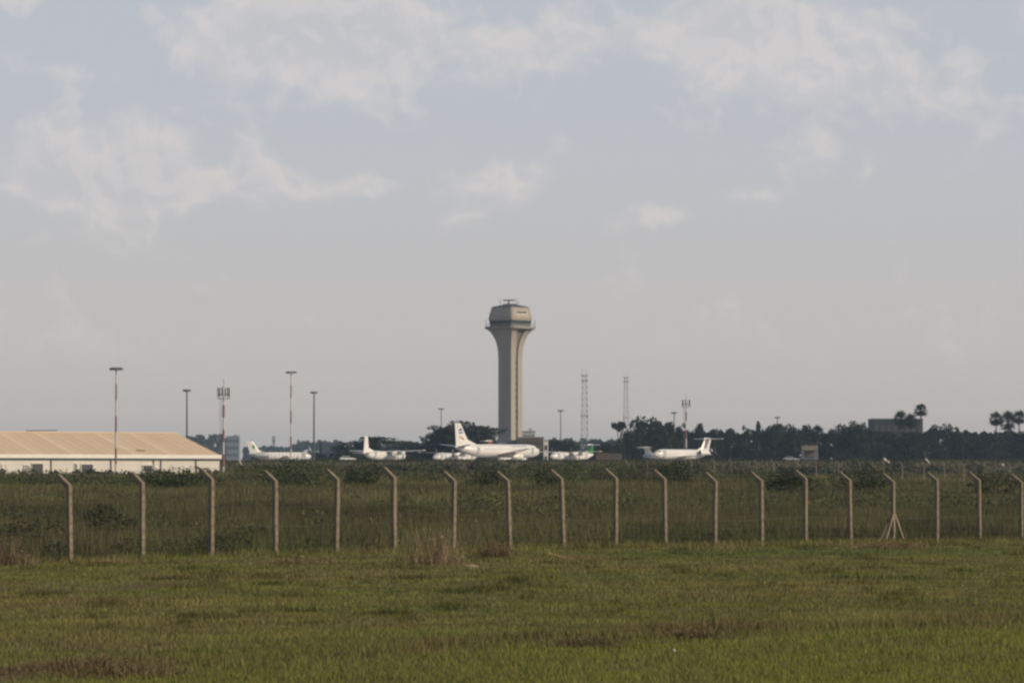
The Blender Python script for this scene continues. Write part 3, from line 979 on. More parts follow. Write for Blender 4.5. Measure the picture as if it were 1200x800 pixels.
# ------------------------------------------------------------------ near perimeter fence
POST_PX = [83, 167, 248, 323, 394, 462, 531, 597, 660, 721, 779, 837, 892, 943, 996, 1046, 1097, 1147, 1196]
POST_DROP = [2, 1.5, 0, 0, 0, 0, .5, 0, 0, 0, 0, 0, 0, 0, 0, 0, 0, 0, 0]


def line_k(px):
    q = (px - 600) / F
    return (q * FP0[1] - FP0[0]) / (FU[0] - q * FU[1])


ARM_H, ARM_UP, VERT = .47, .37, 2.40
ks = [line_k(p) for p in POST_PX]
ks = [ks[0] - 2.95 * 2, ks[0] - 2.95] + ks + [ks[-1] + 2.75, ks[-1] + 5.5]


def post_mesh(wd=.135, mt='post_concrete', seed=0):
    rr = random.Random(seed)
    mb = MB()
    h = wd / 2
    # cranked concrete post; local x along the fence, y away from camera
    zs = [-.5, 0, .35, .7, 1.05, 1.4, 1.75, 2.1, VERT - .03]
    rings = []
    for i, z in enumerate(zs):
        k = h * (1 + rr.uniform(-.035, .035)); ox = rr.uniform(-.006, .006); oy = rr.uniform(-.004, .004)
        rings.append([Vector((ox - k, oy - k, z)), Vector((ox + k, oy - k, z)), Vector((ox + k, oy + k, z)), Vector((ox - k, oy + k, z))])
    rings.append([Vector((-h, -h, VERT + .07)), Vector((h, -h, VERT + .07)), Vector((h, h, VERT - .04)), Vector((-h, h, VERT - .04))])
    k = h * .88
    a = Vector((0, ARM_H, VERT + ARM_UP)); dd = Vector((0, ARM_H, ARM_UP)).normalized(); nn = Vector((0, -dd.z, dd.y))
    rings.append([a + nn * k * 1.0 + Vector((-k, 0, 0)), a + nn * k + Vector((k, 0, 0)), a - nn * k + Vector((k, 0, 0)), a - nn * k + Vector((-k, 0, 0))])
    mb.loft(rings, smooth=False)
    return mb.mesh('fence_post', mt)


fang = math.atan2(FU[1], FU[0])
fence = empty('perimeter_fence', (FP0[0], FP0[1], tz(*FP0)))
tag(fence, 'wire fence on cranked concrete posts along the mown grass edge', 'fence')
pmeshes = [post_mesh(seed=s_) for s_ in range(6)]
tops = []
brace_i = 2 + 15
for i, k in enumerate(ks):
    p = FP0 + FU * k
    z = tz(*p)
    j = random.Random(i * 3 + 1)
    lean = (R(j.uniform(-1, 1)), R(j.uniform(-1.7, 1.7)), fang + R(j.uniform(-3, 3)))
    zz_ = z - .04 + j.uniform(-.09, .06)
    o = inst('fence_post', pmeshes[i % 6], fence, loc=(p[0] - FP0[0], p[1] - FP0[1], zz_ - tz(*FP0)), rot=lean)
    tops.append(Vector((p[0] - FP0[0], p[1] - FP0[1], zz_ - tz(*FP0))))
    if i == brace_i:
        for s_, ln in ((-1, .98), (1, .98)):
            MB().bar((s_ * .05, -.03, 1.20), (s_ * .80, -.05, -.12), .10, .10).build('brace', 'post_concrete', o)
        MB().bar((-.05, .05, 1.12), (-.45, .45, -.12), .10, .10).build('brace', 'post_concrete', o)
# straining wires on the camera side of the posts and three on the arms
yo = Vector((FN[0], FN[1], 0))
for z in [.12, .42, .72, 1.02, 1.32, 1.62, 1.92, 2.22]:
    pts = []
    for i, tp in enumerate(tops):
        pts.append(tp + Vector((0, 0, z)) - yo * .078)
        if i + 1 < len(tops):
            m_ = tp.lerp(tops[i + 1], .5); pts.append(m_ + Vector((0, 0, z - random.uniform(.005, .05))) - yo * .078)
    MB().tube(pts, .007 if abs(z - 1.02) < .01 else .0035, 4, smooth=False).build('wire_strand', 'wire', fence)
for u in (.25, .6, .95):
    pts = [tp + Vector((0, 0, VERT + ARM_UP * u + .075)) + yo * ARM_H * u for tp in tops]
    MB().tube(pts, .004, 4, smooth=False).build('barbed_wire', 'wire', fence)
# woven mesh hung on the lower wires: thin diagonal wires
dg = MB()
for i in range(len(tops) - 1):
    a, b_ = tops[i], tops[i + 1]
    n = 22
    for k in range(n):
        for s_ in (0, 1):
            u0, u1 = (k - 4) / n, (k + 4) / n
            z0, z1 = (.1, 2.2) if s_ == 0 else (2.2, .1)
            if u0 < 0:
                z0 = z0 + (z1 - z0) * (-u0) / (u1 - u0); u0 = 0
            if u1 > 1:
                z1 = z0 + (z1 - z0) * (1 - u0) / (u1 - u0); u1 = 1
            p = a.lerp(b_, u0) + Vector((0, 0, z0)) - yo * .08; q = a.lerp(b_, u1) + Vector((0, 0, z1)) - yo * .08
            dg.bar(p, q, .0022)
mo = dg.build('wire_mesh', 'wire', fence); mo['kind'] = 'stuff'

# far fence across the field
FY = 430.0
ff = empty('far_fence', (0, FY, 0))
tag(ff, 'far line of thin concrete fence posts at the edge of the brush', 'fence')
FAR_PX = [735 + 24.8 * k for k in range(23)]
fme = post_mesh(.10, 'old_concrete', seed=11)
ftops = []
for k, px in enumerate(FAR_PX):
    j = random.Random(k + 50)
    px += j.uniform(-3, 3); YY = FY + j.uniform(-3, 3)
    x = (px - 600) / F * YY
    z = tz(x, YY)
    ztop = at(px, 537 + j.uniform(-1.5, 1.5), YY).z
    inst('fence_post', fme, ff, loc=(x, YY - FY, min(z + .05, ztop - 2.75)), rot=(0, R(j.uniform(-2, 2)), R(35 + j.uniform(-4, 4))))
    ftops.append(Vector((x, YY - FY - .1, min(z + .05, ztop - 2.75))))
for z in (.6, 1.2, 1.8, 2.3):
    MB().tube([tp + Vector((0, 0, z)) for tp in ftops], .004, 4, smooth=False).build('wire_strand', 'wire', ff)

# ------------------------------------------------------------------ grass
def blades(name, x, y, h, wd, lean, cols, mat='blade', tipdark=None):
    n = len(x)
    z = terr(x, y)
    yaw = rng.uniform(0, 2 * np.pi, n)
    dx, dy = np.cos(yaw) * wd / 2, np.sin(yaw) * wd / 2
    la = rng.uniform(0, 2 * np.pi, n); lx, ly = np.cos(la) * lean * h, np.sin(la) * lean * h
    v = np.empty((n, 3, 3), np.float32)
    v[:, 0] = np.stack([x - dx, y - dy, z - .01], 1)
    v[:, 1] = np.stack([x + dx, y + dy, z - .01], 1)
    v[:, 2] = np.stack([x + lx, y + ly, z + h], 1)
    c = np.repeat(cols[:, None, :], 3, 1)
    me = np_mesh(name, v.reshape(-1, 3), 3, c.reshape(-1, 3), mat)
    return inst(name, me)


def lerp3(a, b, t):
    return np.asarray(a)[None, :] * (1 - t[:, None]) + np.asarray(b)[None, :] * t[:, None]


GREEN = np.array((.150, .162, .046)); LUSH = np.array((.096, .150, .034)); BRIGHT = np.array((.200, .212, .046))
OLIVE = np.array((.190, .172, .062)); BROWN = np.array((.150, .118, .060)); DRY = np.array((.27, .21, .12)); EARTH = np.array((.17, .115, .078))


def sample_field(n, y0, y1, slope, pad, power=1.0):
    # positions with density falling with distance
    u = rng.uniform(0, 1, n)
    y = (y0 ** (1 - power) + u * (y1 ** (1 - power) - y0 ** (1 - power))) ** (1 / (1 - power)) if power != 1 else y0 * (y1 / y0) ** u
    x = rng.uniform(-1, 1, n) * (slope * y + pad)
    return x, y


# mown verge between camera and fence
x, y = sample_field(640000, 35, 190, .16, 3, 1.0)
t_ = fdist(x, y)
ok = (t_ < .6)
x, y, t_ = x[ok], y[ok], t_[ok]
bs = bank_s(x, y) + (fbm(x * .6, y * .6, 21, 3) - .5) * 2.4
p1 = fbm(x * .16, y * .10, 31, 4); p2 = fbm(x * .9, y * .5, 41, 3); p3 = rng.uniform(0, 1, len(x))
edge = np.exp(-((t_ + .3) / 1.5) ** 2)                      # unmown strip along the fence
bank = np.exp(-(bs / .95) ** 2) * np.clip(2.2 * fbm(x * .35, y * .35, 61, 2) - .35, .15, 1.2)
near = sstep(.8, -.8, bs) if False else 1 - sstep(-1.0, .8, bs)
c = lerp3(GREEN, OLIVE, np.clip((p1 - .36) * 3.2, 0, 1))
st = fbm(x * .30 + y * .05, y * .55, 151, 4)
k_ = np.clip((st - .50) * 4.5, 0, 1)[:, None] * (.30 + .45 * (1 - sstep(-7, 2, x)))[:, None]; c = c * (1 - k_) + BROWN[None] * k_
c = c * np.clip(.55 + .95 * fbm(x * .8, y * 1.1, 161, 3), .5, 1.3)[:, None]
c = c * (1 - (near * .8)[:, None]) + lerp3(BRIGHT, GREEN, np.clip((p2 - .35) * 2, 0, 1)) * (near * .8)[:, None]
bt = np.clip(bank * 1.1, 0, 1)[:, None]; c = c * (1 - bt) + BROWN[None] * bt
# worn earthy patches on the left and a lush strip in front of the fence
lush = np.exp(-((t_ + 9) / 3.2) ** 2) * sstep(.45, .62, fbm(x * .12 + 4, y * .12, 71, 2) + .12 * np.exp(-((x + 1) / 5) ** 2))
c = c * (1 - lush[:, None] * .85) + LUSH[None] * lush[:, None] * .85
earth = np.exp(-((t_ + 21) / 2.2) ** 2) * (1 - sstep(-10, -6.5, x)) * sstep(.38, .55, p2 + .05)
earth = np.maximum(earth, np.exp(-((bs - .3) / 1.6) ** 2) * (1 - sstep(-5.5, -3.0, x)) * sstep(.40, .6, p2 + .06))
c = c * (1 - earth[:, None]) + EARTH[None] * earth[:, None]
dry = sstep(.62, .78, p2 * .6 + p3 * .45) * (.35 + .65 * edge)
straw = sstep(.5, .7, fbm(x * .5, y * .2, 81, 3)) * np.exp(-((t_ + 1.2) / 1.0) ** 2)
dry = np.clip(dry + straw * .7, 0, 1)
c = c * (1 - dry[:, None] * .7) + DRY[None] * dry[:, None] * .7
c = c * rng.uniform(.65, 1.3, (len(x), 1)) * np.array((.97, 1.0, .92))[None]
h = .030 + .035 * p1 + .045 * p2 * rng.uniform(.3, 1.3, len(x)) + .22 * edge * rng.uniform(.3, 1.2, len(x)) + .16 * bank * rng.uniform(.2, 1.2, len(x)) 
h = np.where(earth > .4, h * .35, h)
tuft = sstep(.66, .76, fbm(x * .9, y * .6, 91, 3))
h = h + tuft * .10 * rng.uniform(.2, 1, len(x)); c = c * (1 - .5 * tuft * (t_ > -40))[:, None]
wd = .006 + .0002 * y
tag(blades('grass', x, y, h, wd * rng.uniform(.7, 1.5, len(x)), rng.uniform(.1, .75, len(x)), c), 'short patchy green and brown grass verge before the fence', 'grass', kind='stuff')

# tall rank grass filling the field behind the fence
def tallgrass(name, n, y0, y1, tmin, tmax, hmin, hmax, wmul, label, dark=0.0, seed=0, power=1.0, slope=.165):
    x, y = sample_field(n, y0, y1, slope, 6, power)
    t_ = fdist(x, y)
    ok = (t_ > tmin) & (t_ < tmax)
    x, y, t_ = x[ok], y[ok], t_[ok]
    a = fbm(x * .10, y * .05, 101 + seed, 4); b_ = fbm(x * .5, y * .3, 111 + seed, 3); r_ = rng.uniform(0, 1, len(x))
    G = np.array((.088, .104, .036)); O = np.array((.132, .130, .054)); Bn = np.array((.150, .118, .066))
    c = lerp3(G, O, np.clip((a - .36) * 3.4, 0, 1))
    k = np.clip((b_ - .45) * 3, 0, 1)[:, None] * .55
    c = c * (1 - k) + Bn[None] * k
    k = (r_ > .9)[:, None] * .6
    c = c * (1 - k) + np.array((.20, .155, .09))[None] * k
    big = fbm(x * .045 + 3, y * .018, 131 + seed, 3); mid = fbm(x * .35, y * .12, 141 + seed, 3)
    c = c * rng.uniform(.6, 1.3, (len(x), 1)) * (1 - dark) * np.clip(.45 + 1.0 * big + .9 * (mid - .5), .35, 1.35)[:, None]
    h = (hmin + (hmax - hmin) * (.55 * a + .45 * b_)) * rng.uniform(.45, 1.15, len(x)) * (.35 + .65 * sstep(.3, 5, t_))
    wd = (.008 + .00022 * y) * wmul
    return tag(blades(name, x, y, h, wd * rng.uniform(.6, 1.5, len(x)), rng.uniform(.05, .5, len(x)), c), label, 'grass', kind='stuff')


tallgrass('tall_grass', 330000, 92, 210, .5, 80, .45, 1.35, 1.1, 'tall olive and brown grass filling the field behind the fence', seed=0)
tallgrass('field_grass', 330000, 170, 560, 60, 400, .5, 1.3, 1.5, 'distant tall grass on the rising field', seed=5, slope=.155)
tallgrass('apron_grass', 80000, 540, 935, 330, 900, .3, .8, 2.0, 'rough grass on the slope below the parked aircraft', dark=.5, seed=8, slope=.155)


# ------------------------------------------------------------------ leafy growth
def leaf_cloud(cen, rad, n, size, tint, seed, flat=1.0, jit=.35, shell=.55):
    """leaf quads through ellipsoid clumps; returns (verts, cols)"""
    g = np.random.default_rng(seed)
    cen = np.asarray(cen, float); rad = np.asarray(rad, float)
    wgt = rad[:, 0] * rad[:, 1] + rad[:, 0] * rad[:, 2]
    idx = g.choice(len(cen), n, p=wgt / wgt.sum())
    d = g.normal(size=(n, 3)); d /= np.linalg.norm(d, axis=1)[:, None]
    rr = shell + (1 - shell) * g.uniform(0, 1, n) ** .6
    rr = rr * (1 + g.normal(0, .10, n))
    p = cen[idx] + d * rad[idx] * rr[:, None]
    a = g.normal(size=(n, 3)) + d * .5; a /= np.linalg.norm(a, axis=1)[:, None]
    b = np.cross(a, g.normal(size=(n, 3))); b /= np.linalg.norm(b, axis=1)[:, None]
    s = size * g.uniform(.5, 1.4, n)
    a = a * s[:, None] / 2; b = b * (s * g.uniform(.45, .9, n))[:, None] / 2
    a[:, 2] *= flat; b[:, 2] *= flat
    v = np.stack([p - a - b, p + a - b * .4, p + a * 1.1 + b, p - a * .5 + b], 1)
    ct = g.uniform(.62, 1.38, len(cen))[idx] * g.uniform(1 - jit, 1 + jit, n)
    c = np.asarray(tint)[None] * ct[:, None]
    return v.reshape(-1, 3), np.repeat(c, 4, 0)


def ball_clumps(n, c0, R3, rmin, rmax, seed, zmin=None):
    g = np.random.default_rng(seed)
    d = g.normal(size=(n, 3)); d /= np.linalg.norm(d, axis=1)[:, None]
    rr = g.uniform(.25, 1.0, n) ** .5
    p = np.asarray(c0) + d * np.asarray(R3) * rr[:, None]
    r = g.uniform(rmin, rmax, n)
    return p, np.stack([r * g.uniform(.8, 1.3, n), r * g.uniform(.8, 1.3, n), r * g.uniform(.6, 1.0, n)], 1)


# undergrowth: low dark bushes strewn through the field and thick along its crest
def undergrowth(name, n, y0, y1, tmin, tmax, hm, tint, leaf, per, thr, label, seed, slope=.16):
    g = np.random.default_rng(seed)
    y = y0 * (y1 / y0) ** g.uniform(0, 1, n); x = g.uniform(-1, 1, n) * (slope * y + 5)
    t_ = fdist(x, y)
    q = fbm(x * .08, y * .05, seed, 4)
    ok = (t_ > tmin) & (t_ < tmax) & (q > thr)
    x, y, q = x[ok], y[ok], q[ok]
    z = terr(x, y)
    h = hm * g.uniform(.35, 1.0, len(x)) * (.6 + .8 * (q - thr) / .25)
    h = np.clip(h, .2, hm * 1.25) * (1 - .26 * (1 - sstep(-.10, -.065, x / y)) * (y > 250)) * (1 + .28 * sstep(-.02, .03, x / y) * (y > 300) * (y < 460))
    cen = np.stack([x, y, z + h * .45], 1); rad = np.stack([h * g.uniform(.6, 1.3, len(x)), h * g.uniform(.6, 1.2, len(x)), h * .58], 1)
    v, c = leaf_cloud(cen, rad, per * len(x), leaf, tint, seed + 1, shell=.45)
    return tag(inst(name, np_mesh(name, v, 4, c, 'leaf')), label, 'bushes', kind='stuff')


undergrowth('undergrowth', 900, 92, 190, .8, 9, .66, (.055, .062, .027), .07, 150, .34, 'low dark undergrowth along the foot of the fence', 201)
undergrowth('field_bushes', 1500, 120, 330, 10, 215, 1.1, (.080, .090, .037), .12, 110, .47, 'scattered olive bushes in the tall grass', 211)
undergrowth('crest_bushes', 1900, 300, 436, 170, 345, 1.7, (.066, .078, .032), .19, 100, .30, 'dark green brush along the crest of the field', 221, slope=.158)
undergrowth('slope_bushes', 900, 470, 860, 330, 760, 1.8, (.034, .040, .022), .5, 50, .30, 'hazy dark brush below the aircraft stands', 231, slope=.158)


def shrub(label, px, py, Y, wpx, hpx, tint, leaf_px=2.2, n=1300, seed=0, name='shrub', group=None, stalks=None):
    """px,py: foot of the shrub in the photograph"""
    p = at(px, py, Y); s = Y / F
    gz = tz(p.x, Y)
    root = empty(name, (p.x, Y, gz)); tag(root, label, 'shrub', group)
    top = at(px, py - hpx, Y).z - gz
    W = wpx * s / 2
    cen, rad = ball_clumps(22, (0, 0, top * .5), (W * .8, W * .7, top * .40), W * .16, W * .34, seed)
    cen[:, 2] = np.maximum(cen[:, 2], .1)
    v, c = leaf_cloud(cen, rad, n, leaf_px * s, tint, seed + 1)
    inst('foliage', np_mesh('foliage', v, 4, c, 'leaf'), root)
    st = MB()
    rr = random.Random(seed)
    for k in range(7):
        q = cen[rr.randrange(len(cen))]
        st.tube([(rr.uniform(-.1, .1), rr.uniform(-.1, .1), -.1), (q[0] * .5, q[1] * .5, q[2] * .6), (q[0], q[1], q[2])], [.035, .025, .01], 5)
    st.build('stem', 'bark', root)
    return root


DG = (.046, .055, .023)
shrub('round dark shrub on the field edge below the large airliner tail', 572, 582, 330, 62, 34, DG, seed=301)
shrub('dark leafy shrub behind the fence below the warehouse corner', 210, 585, 300, 110, 36, (.028, .042, .014), seed=302, n=2400)
shrub('dark sprawling shrub low behind the fence under the banded mast', 128, 640, 124, 70, 58, DG, 3.0, seed=303, n=1500)
shrub('dark thicket at the fence foot by the brown weeds', 38, 648, 116, 110, 44, DG, 3.0, seed=304, n=1700)
shrub('small dark shrub at the field edge below the commuter airplane', 640, 572, 335, 40, 20, DG, seed=305, n=700)
shrub('bushy dark shrub in the field below the pale open shelter', 925, 582, 300, 80, 34, (.026, .038, .012), seed=306, n=1800)
shrub('wide green shrub on the field edge near the braced fence post', 1010, 575, 320, 90, 30, (.030, .044, .014), seed=307, n=1800)
shrub('leafy shrub in the field under the small white jet', 340, 568, 330, 100, 24, (.030, .044, .015), seed=308, n=1600)
shrub('dark low shrub in the field toward the distant group of palms', 1165, 585, 290, 70, 36, DG, seed=309, n=1500)
shrub('feathery green shrub in front of the bright T-tailed jet', 790, 560, 380, 60, 18, (.034, .046, .018), seed=310, n=1100)
shrub('olive shrub below the upright tail of the turboprop', 420, 568, 345, 46, 24, (.034, .048, .015), seed=311, n=1000)


# dry brown weed clump in front of the fence
def weeds(label, px, py, Y, wpx, hpx, n, tintA, tintB, seed, lean=.25, name='dry_weed_clump'):
    g = np.random.default_rng(seed)
    p = at(px, py, Y); s = Y / F
    W = wpx * s / 2; H = hpx * s
    x = p.x + g.normal(0, .45, n) * W; y = Y + g.normal(0, .4, n) * W * .8
    h = H * (.12 + .95 * g.uniform(0, 1, n) ** 1.5) * np.exp(-((x - p.x) / W) ** 2 * .9)
    z = terr(x, y)
    a = g.uniform(0, 2 * np.pi, n); wd = .026 * g.uniform(.4, 1.3, n)
    dx, dy = np.cos(a) * wd / 2, np.sin(a) * wd / 2
    lx = (g.normal(.1, lean, n)) * h; ly = g.normal(0, lean, n) * h
    v = np.stack([np.stack([x - dx, y - dy, z - .02], 1), np.stack([x + dx, y + dy, z - .02], 1), np.stack([x + lx, y + ly, z + h], 1)], 1)
    v = v - np.array([p.x, Y, tz(p.x, Y)])
    c = lerp3(np.array(tintA), np.array(tintB), g.uniform(0, 1, n)) * g.uniform(.6, 1.3, (n, 1))
    root = empty(name, (p.x, Y, tz(p.x, Y))); tag(root, label, 'weeds', 'dry weed clumps')
    so = inst('stalks', np_mesh('stalks', v.reshape(-1, 3), 3, np.repeat(c, 3, 0), 'blade'), root); so['kind'] = 'stuff'
    # seed heads and small dead leaves
    m_ = n // 2
    sel = g.integers(0, n, m_); u = g.uniform(.45, 1.0, m_)
    cen = np.stack([x[sel] + lx[sel] * u, y[sel] + ly[sel] * u, z[sel] + h[sel] * u], 1) - np.array([p.x, Y, tz(p.x, Y)])
    v2, c2 = leaf_cloud(cen, np.full((m_, 3), .04), m_ * 2, .00045 * Y, np.array(tintB) * .9, seed + 5)
    so = inst('seed_heads', np_mesh('seed_heads', v2, 4, c2, 'leaf'), root); so['kind'] = 'stuff'
    return root


weeds('large dry brown weed clump beside the fence post in the middle', 508, 660, 100.5, 88, 60, 430, (.19, .145, .085), (.31, .24, .145), 401)
weeds('reddish dry weeds at the fence foot by the dark thicket', 8, 660, 103, 70, 50, 350, (.14, .11, .07), (.21, .165, .10), 402)
weeds('pale dry grass tuft round the foot of the braced post', 1045, 640, 128, 130, 13, 900, (.16, .12, .065), (.22, .165, .09), 403, .5)
weeds('thin brown weeds at the fence foot right of the pale stone', 580, 644, 113, 60, 32, 300, (.11, .075, .045), (.17, .12, .07), 404)
weeds('thin dry grass tuft left of the big brown weed clump', 350, 655, 103, 130, 12, 700, (.13, .10, .055), (.20, .15, .08), 405, .5)
weeds('brown weed heap on the ragged bank', 815, 752, 54.5, 90, 17, 900, (.10, .082, .044), (.17, .135, .07), 406, .6)
weeds('low brown weed heap farther left on the ragged bank', 690, 763, 51.5, 110, 15, 900, (.10, .082, .044), (.17, .135, .07), 407, .6)
weeds('low brown weeds at the ragged bank under the banded mast', 130, 790, 44.5, 220, 20, 1500, (.13, .10, .056), (.19, .145, .08), 408, .6)


def stone(label, px, py, wpx, hpx, seed, m='stone'):
    Y = CAM_H * F / (py - HOR)
    s = Y / F
    p = at(px, py, Y)
    g = random.Random(seed)
    W, H = wpx * s / 2, hpx * s
    rings = []
    for k, (zz_, q) in enumerate(((-.15, .9), (.1, 1.0), (.5, .82), (.85, .45), (1.0, .12))):
        rings.append([Vector((W * q * math.cos(a) * g.uniform(.85, 1.15), W * .6 * q * math.sin(a) * g.uniform(.85, 1.15), H * zz_)) for a in [2 * math.pi * i / 10 for i in range(10)]])
    o = MB().loft(rings, smooth=False).build('stone', m, None, loc=(p.x, Y, tz(p.x, Y)))
    tag(o, label, 'stone')


stone('pale flat stone in the grass right of the brown weed clump', 552, 665, 20, 4, 1)
# dead branches lying in the grass
def branch(label, pts, th):
    P0 = pts[0]
    Y = CAM_H * F / (P0[1] - HOR)
    base = at(P0[0], P0[1], Y)
    o = empty('dead_branch', (base.x, Y, tz(base.x, Y))); tag(o, label, 'branch')
    w3 = []
    for px, py, up in pts:
        q = at(px, P0[1], Y); w3.append((q.x - base.x, (px - P0[0]) * .006, .06 + up))
    MB().tube(w3, [th * (1 - .6 * i / (len(w3) - 1)) for i in range(len(w3))], 6).build('stem', 'straw', o)
    m_ = w3[len(w3) // 2]
    MB().tube([m_, (m_[0] + .18, m_[1] - .1, m_[2] + .16), (m_[0] + .34, m_[1] - .1, m_[2] + .2)], [th * .6, th * .4, th * .2], 5).build('twig', 'straw', o)


branch('pale dead branch lying in the grass before the fence', [(641, 655, .18), (652, 655, .10), (664, 655, .02), (672, 655, .0)], .022)
o = MB().loft([[Vector((.05 * math.cos(a) * k, .04 * math.sin(a) * k, z)) for a in [2 * math.pi * i / 8 for i in range(8)]] for z, k in ((-.03, .3), (-.01, .5), (.01, .2))], smooth=False)
Yp = CAM_H * F / (766 - HOR); pp = at(790, 766, Yp)
tag(o.build('paper_scrap', 'scrap_white', None, loc=(pp.x, Yp, tz(pp.x, Yp) + .09)), 'tiny white paper scrap in the near green grass', 'litter')


# white scraps snagged in the brush near the far fence
def scrap(label, px, py, Y, pts, seed):
    g = random.Random(seed)
    p = at(px, py, Y); s = Y / F
    mb = MB()
    rings = []
    for (ux, uz, r_) in pts:
        rings.append([Vector((ux * s + r_ * s * .3 * math.sin(a), r_ * s * math.sin(a) * g.uniform(.6, 1.2), uz * s + r_ * s * math.cos(a) * g.uniform(.8, 1.2))) for a in [2 * math.pi * i / 7 for i in range(7)]])
    o = mb.loft(rings, smooth=False).build('plastic_scrap', 'scrap_white', None, loc=p)
    tag(o, label, 'litter', 'white scraps in the brush')


scrap('double white scrap snagged in the brush above the braced post', 1038, 539, 428, [(-2.5, 1.2, 1.2), (-.5, .6, 1.9), (1.5, -1.2, .9), (3.5, -2.2, 1.5), (5, -3.0, .5)], 1)
scrap('slanting white scrap snagged in the brush right of the braced post', 1087, 539.5, 428, [(-2.5, 1.8, 1.0), (-1, .6, 1.5), (1, -1, 1.0), (3, -3, .4)], 2)
scrap('small round white scrap in the brush toward the right hand posts', 1175, 544.5, 428, [(-1.8, 0, .9), (0, .2, 1.8), (1.8, -.2, .8)], 3)
scrap('thin leaning white scrap left of the small jet tail', 281.5, 541, 428, [(-1.8, 3.4, .5), (-.6, 1.0, .9), (1.4, -2.8, .9)], 4)

# ------------------------------------------------------------------ cars by the shelter
def car(label, px, Y, head, m):
    x, gz = (px - 600) / F * Y, (APZ if 935 < Y < 1325 else tz((px - 600) / F * Y, Y))
    root = empty('parked_car', (x, Y, gz), R(head)); tag(root, label, 'car', 'parked cars')
    low = [[Vector((X_, s_ * wy, z)) for s_, z, wy in ((-1, zb_, .80), (-1, zm, .86), (-1, zt_, .78), (1, zt_, .78), (1, zm, .86), (1, zb_, .80))] for X_, zb_, zm, zt_ in ((-2.15, .45, .65, .9), (-2.0, .3, .65, 1.02), (1.0, .28, .62, .98), (1.9, .3, .6, .82), (2.15, .45, .58, .68))]
    MB().loft(low, smooth=False).build('body', m, root)
    cab = [[Vector((X0, -w0, z)), Vector((X0, w0, z)), Vector((X1, w0, z)), Vector((X1, -w0, z))] for X0, X1, w0, z in ((-1.95, 1.1, .74, .95), (-1.45, .35, .62, 1.42))]
    MB().loft(cab, smooth=False).build('cabin', 'dark_glass', root)
    MB().box((-.55, 0, 1.45), (1.84, 1.26, .08)).build('roof', m, root)
    for sx in (-1.35, 1.3):
        for sy in (-1, 1):
            wh = MB().tube([(sx, sy * .72, .32), (sx, sy * .90, .32)], .32, 14).build('wheel', 'rubber', root)
            MB().tube([(sx, sy * .905, .32), (sx, sy * .915, .32)], .19, 12).build('rim', 'grey_metal', wh)


car('silver car parked in front of the pale shelter', 927, 965, 20, 'car_silver')
car('dark blue grey car parked beside the pale shelter', 946, 960, 172, 'car_blue')
car('white car below the turboprop tail', 408, 950, 12, 'plane_white')


# ------------------------------------------------------------------ trees
def crown_mesh(kind, seed, n, tint, leaf):
    g = np.random.default_rng(seed)
    if kind == 'round':
        cen, rad = ball_clumps(40, (0, 0, .54), (.42, .42, .37), .08, .17, seed)
        rad[:, 2] *= 1.15
    elif kind == 'tall':
        k = 34
        z = g.uniform(.10, .95, k); q = np.interp(z, [.1, .4, .7, 1], [.26, .30, .24, .05])
        a = g.uniform(0, 2 * np.pi, k); rr = q * g.uniform(.2, 1, k)
        cen = np.stack([np.cos(a) * rr, np.sin(a) * rr, z], 1); r = g.uniform(.05, .11, k)
        rad = np.stack([r, r, r * 1.1], 1)
    elif kind == 'acacia':
        k = 70
        a = g.uniform(0, 2 * np.pi, k); rr = .56 * np.sqrt(g.uniform(0, 1, k))
        z = .90 - .55 * rr ** 2 - g.uniform(0, 1, k) ** 1.6 * .5
        cen = np.stack([np.cos(a) * rr, np.sin(a) * rr, z], 1); r = g.uniform(.07, .15, k)
        rad = np.stack([r * 1.3, r * 1.3, r * .45], 1)
    elif kind == 'cypress':
        k = 18
        z = np.linspace(.1, .97, k); q = np.interp(z, [.08, .3, 1], [.12, .16, .02])
        cen = np.stack([g.normal(0, .01, k), g.normal(0, .01, k), z], 1); rad = np.stack([q, q, np.full(k, .06)], 1)
    elif kind == 'gap':
        cen, rad = ball_clumps(26, (0, 0, .36), (.40, .40, .25), .08, .14, seed)
        c2, r2 = ball_clumps(12, (.02, 0, .88), (.24, .2, .06), .05, .09, seed + 3)
        cen = np.concatenate([cen, c2]); rad = np.concatenate([rad, r2])
    v, c = leaf_cloud(cen, rad, n, leaf, tint, seed + 1, flat=.6 if kind == 'acacia' else 1)
    return np_mesh('crown', v, 4, c, 'leaf'), cen


def trunk_mesh(kind, cen, seed):
    rr = random.Random(seed)
    mb = MB()
    fork = {'round': .3, 'tall': .6, 'acacia': .38, 'cypress': .3, 'gap': .3}[kind]
    mb.tube([(0, 0, -.03), (.01, 0, fork * .5), (0, .01, fork)], [.035, .026, .022], 8)
    for k in range(9 if kind != 'cypress' else 1):
        c = cen[rr.randrange(len(cen))]
        mb.tube([(0, .01, fork - .02), (c[0] * .45, c[1] * .45, fork + (c[2] - fork) * .6), (c[0], c[1], c[2])], [.02, .012, .004], 5)
    return mb.mesh('trunk', 'bark')


TK = {}


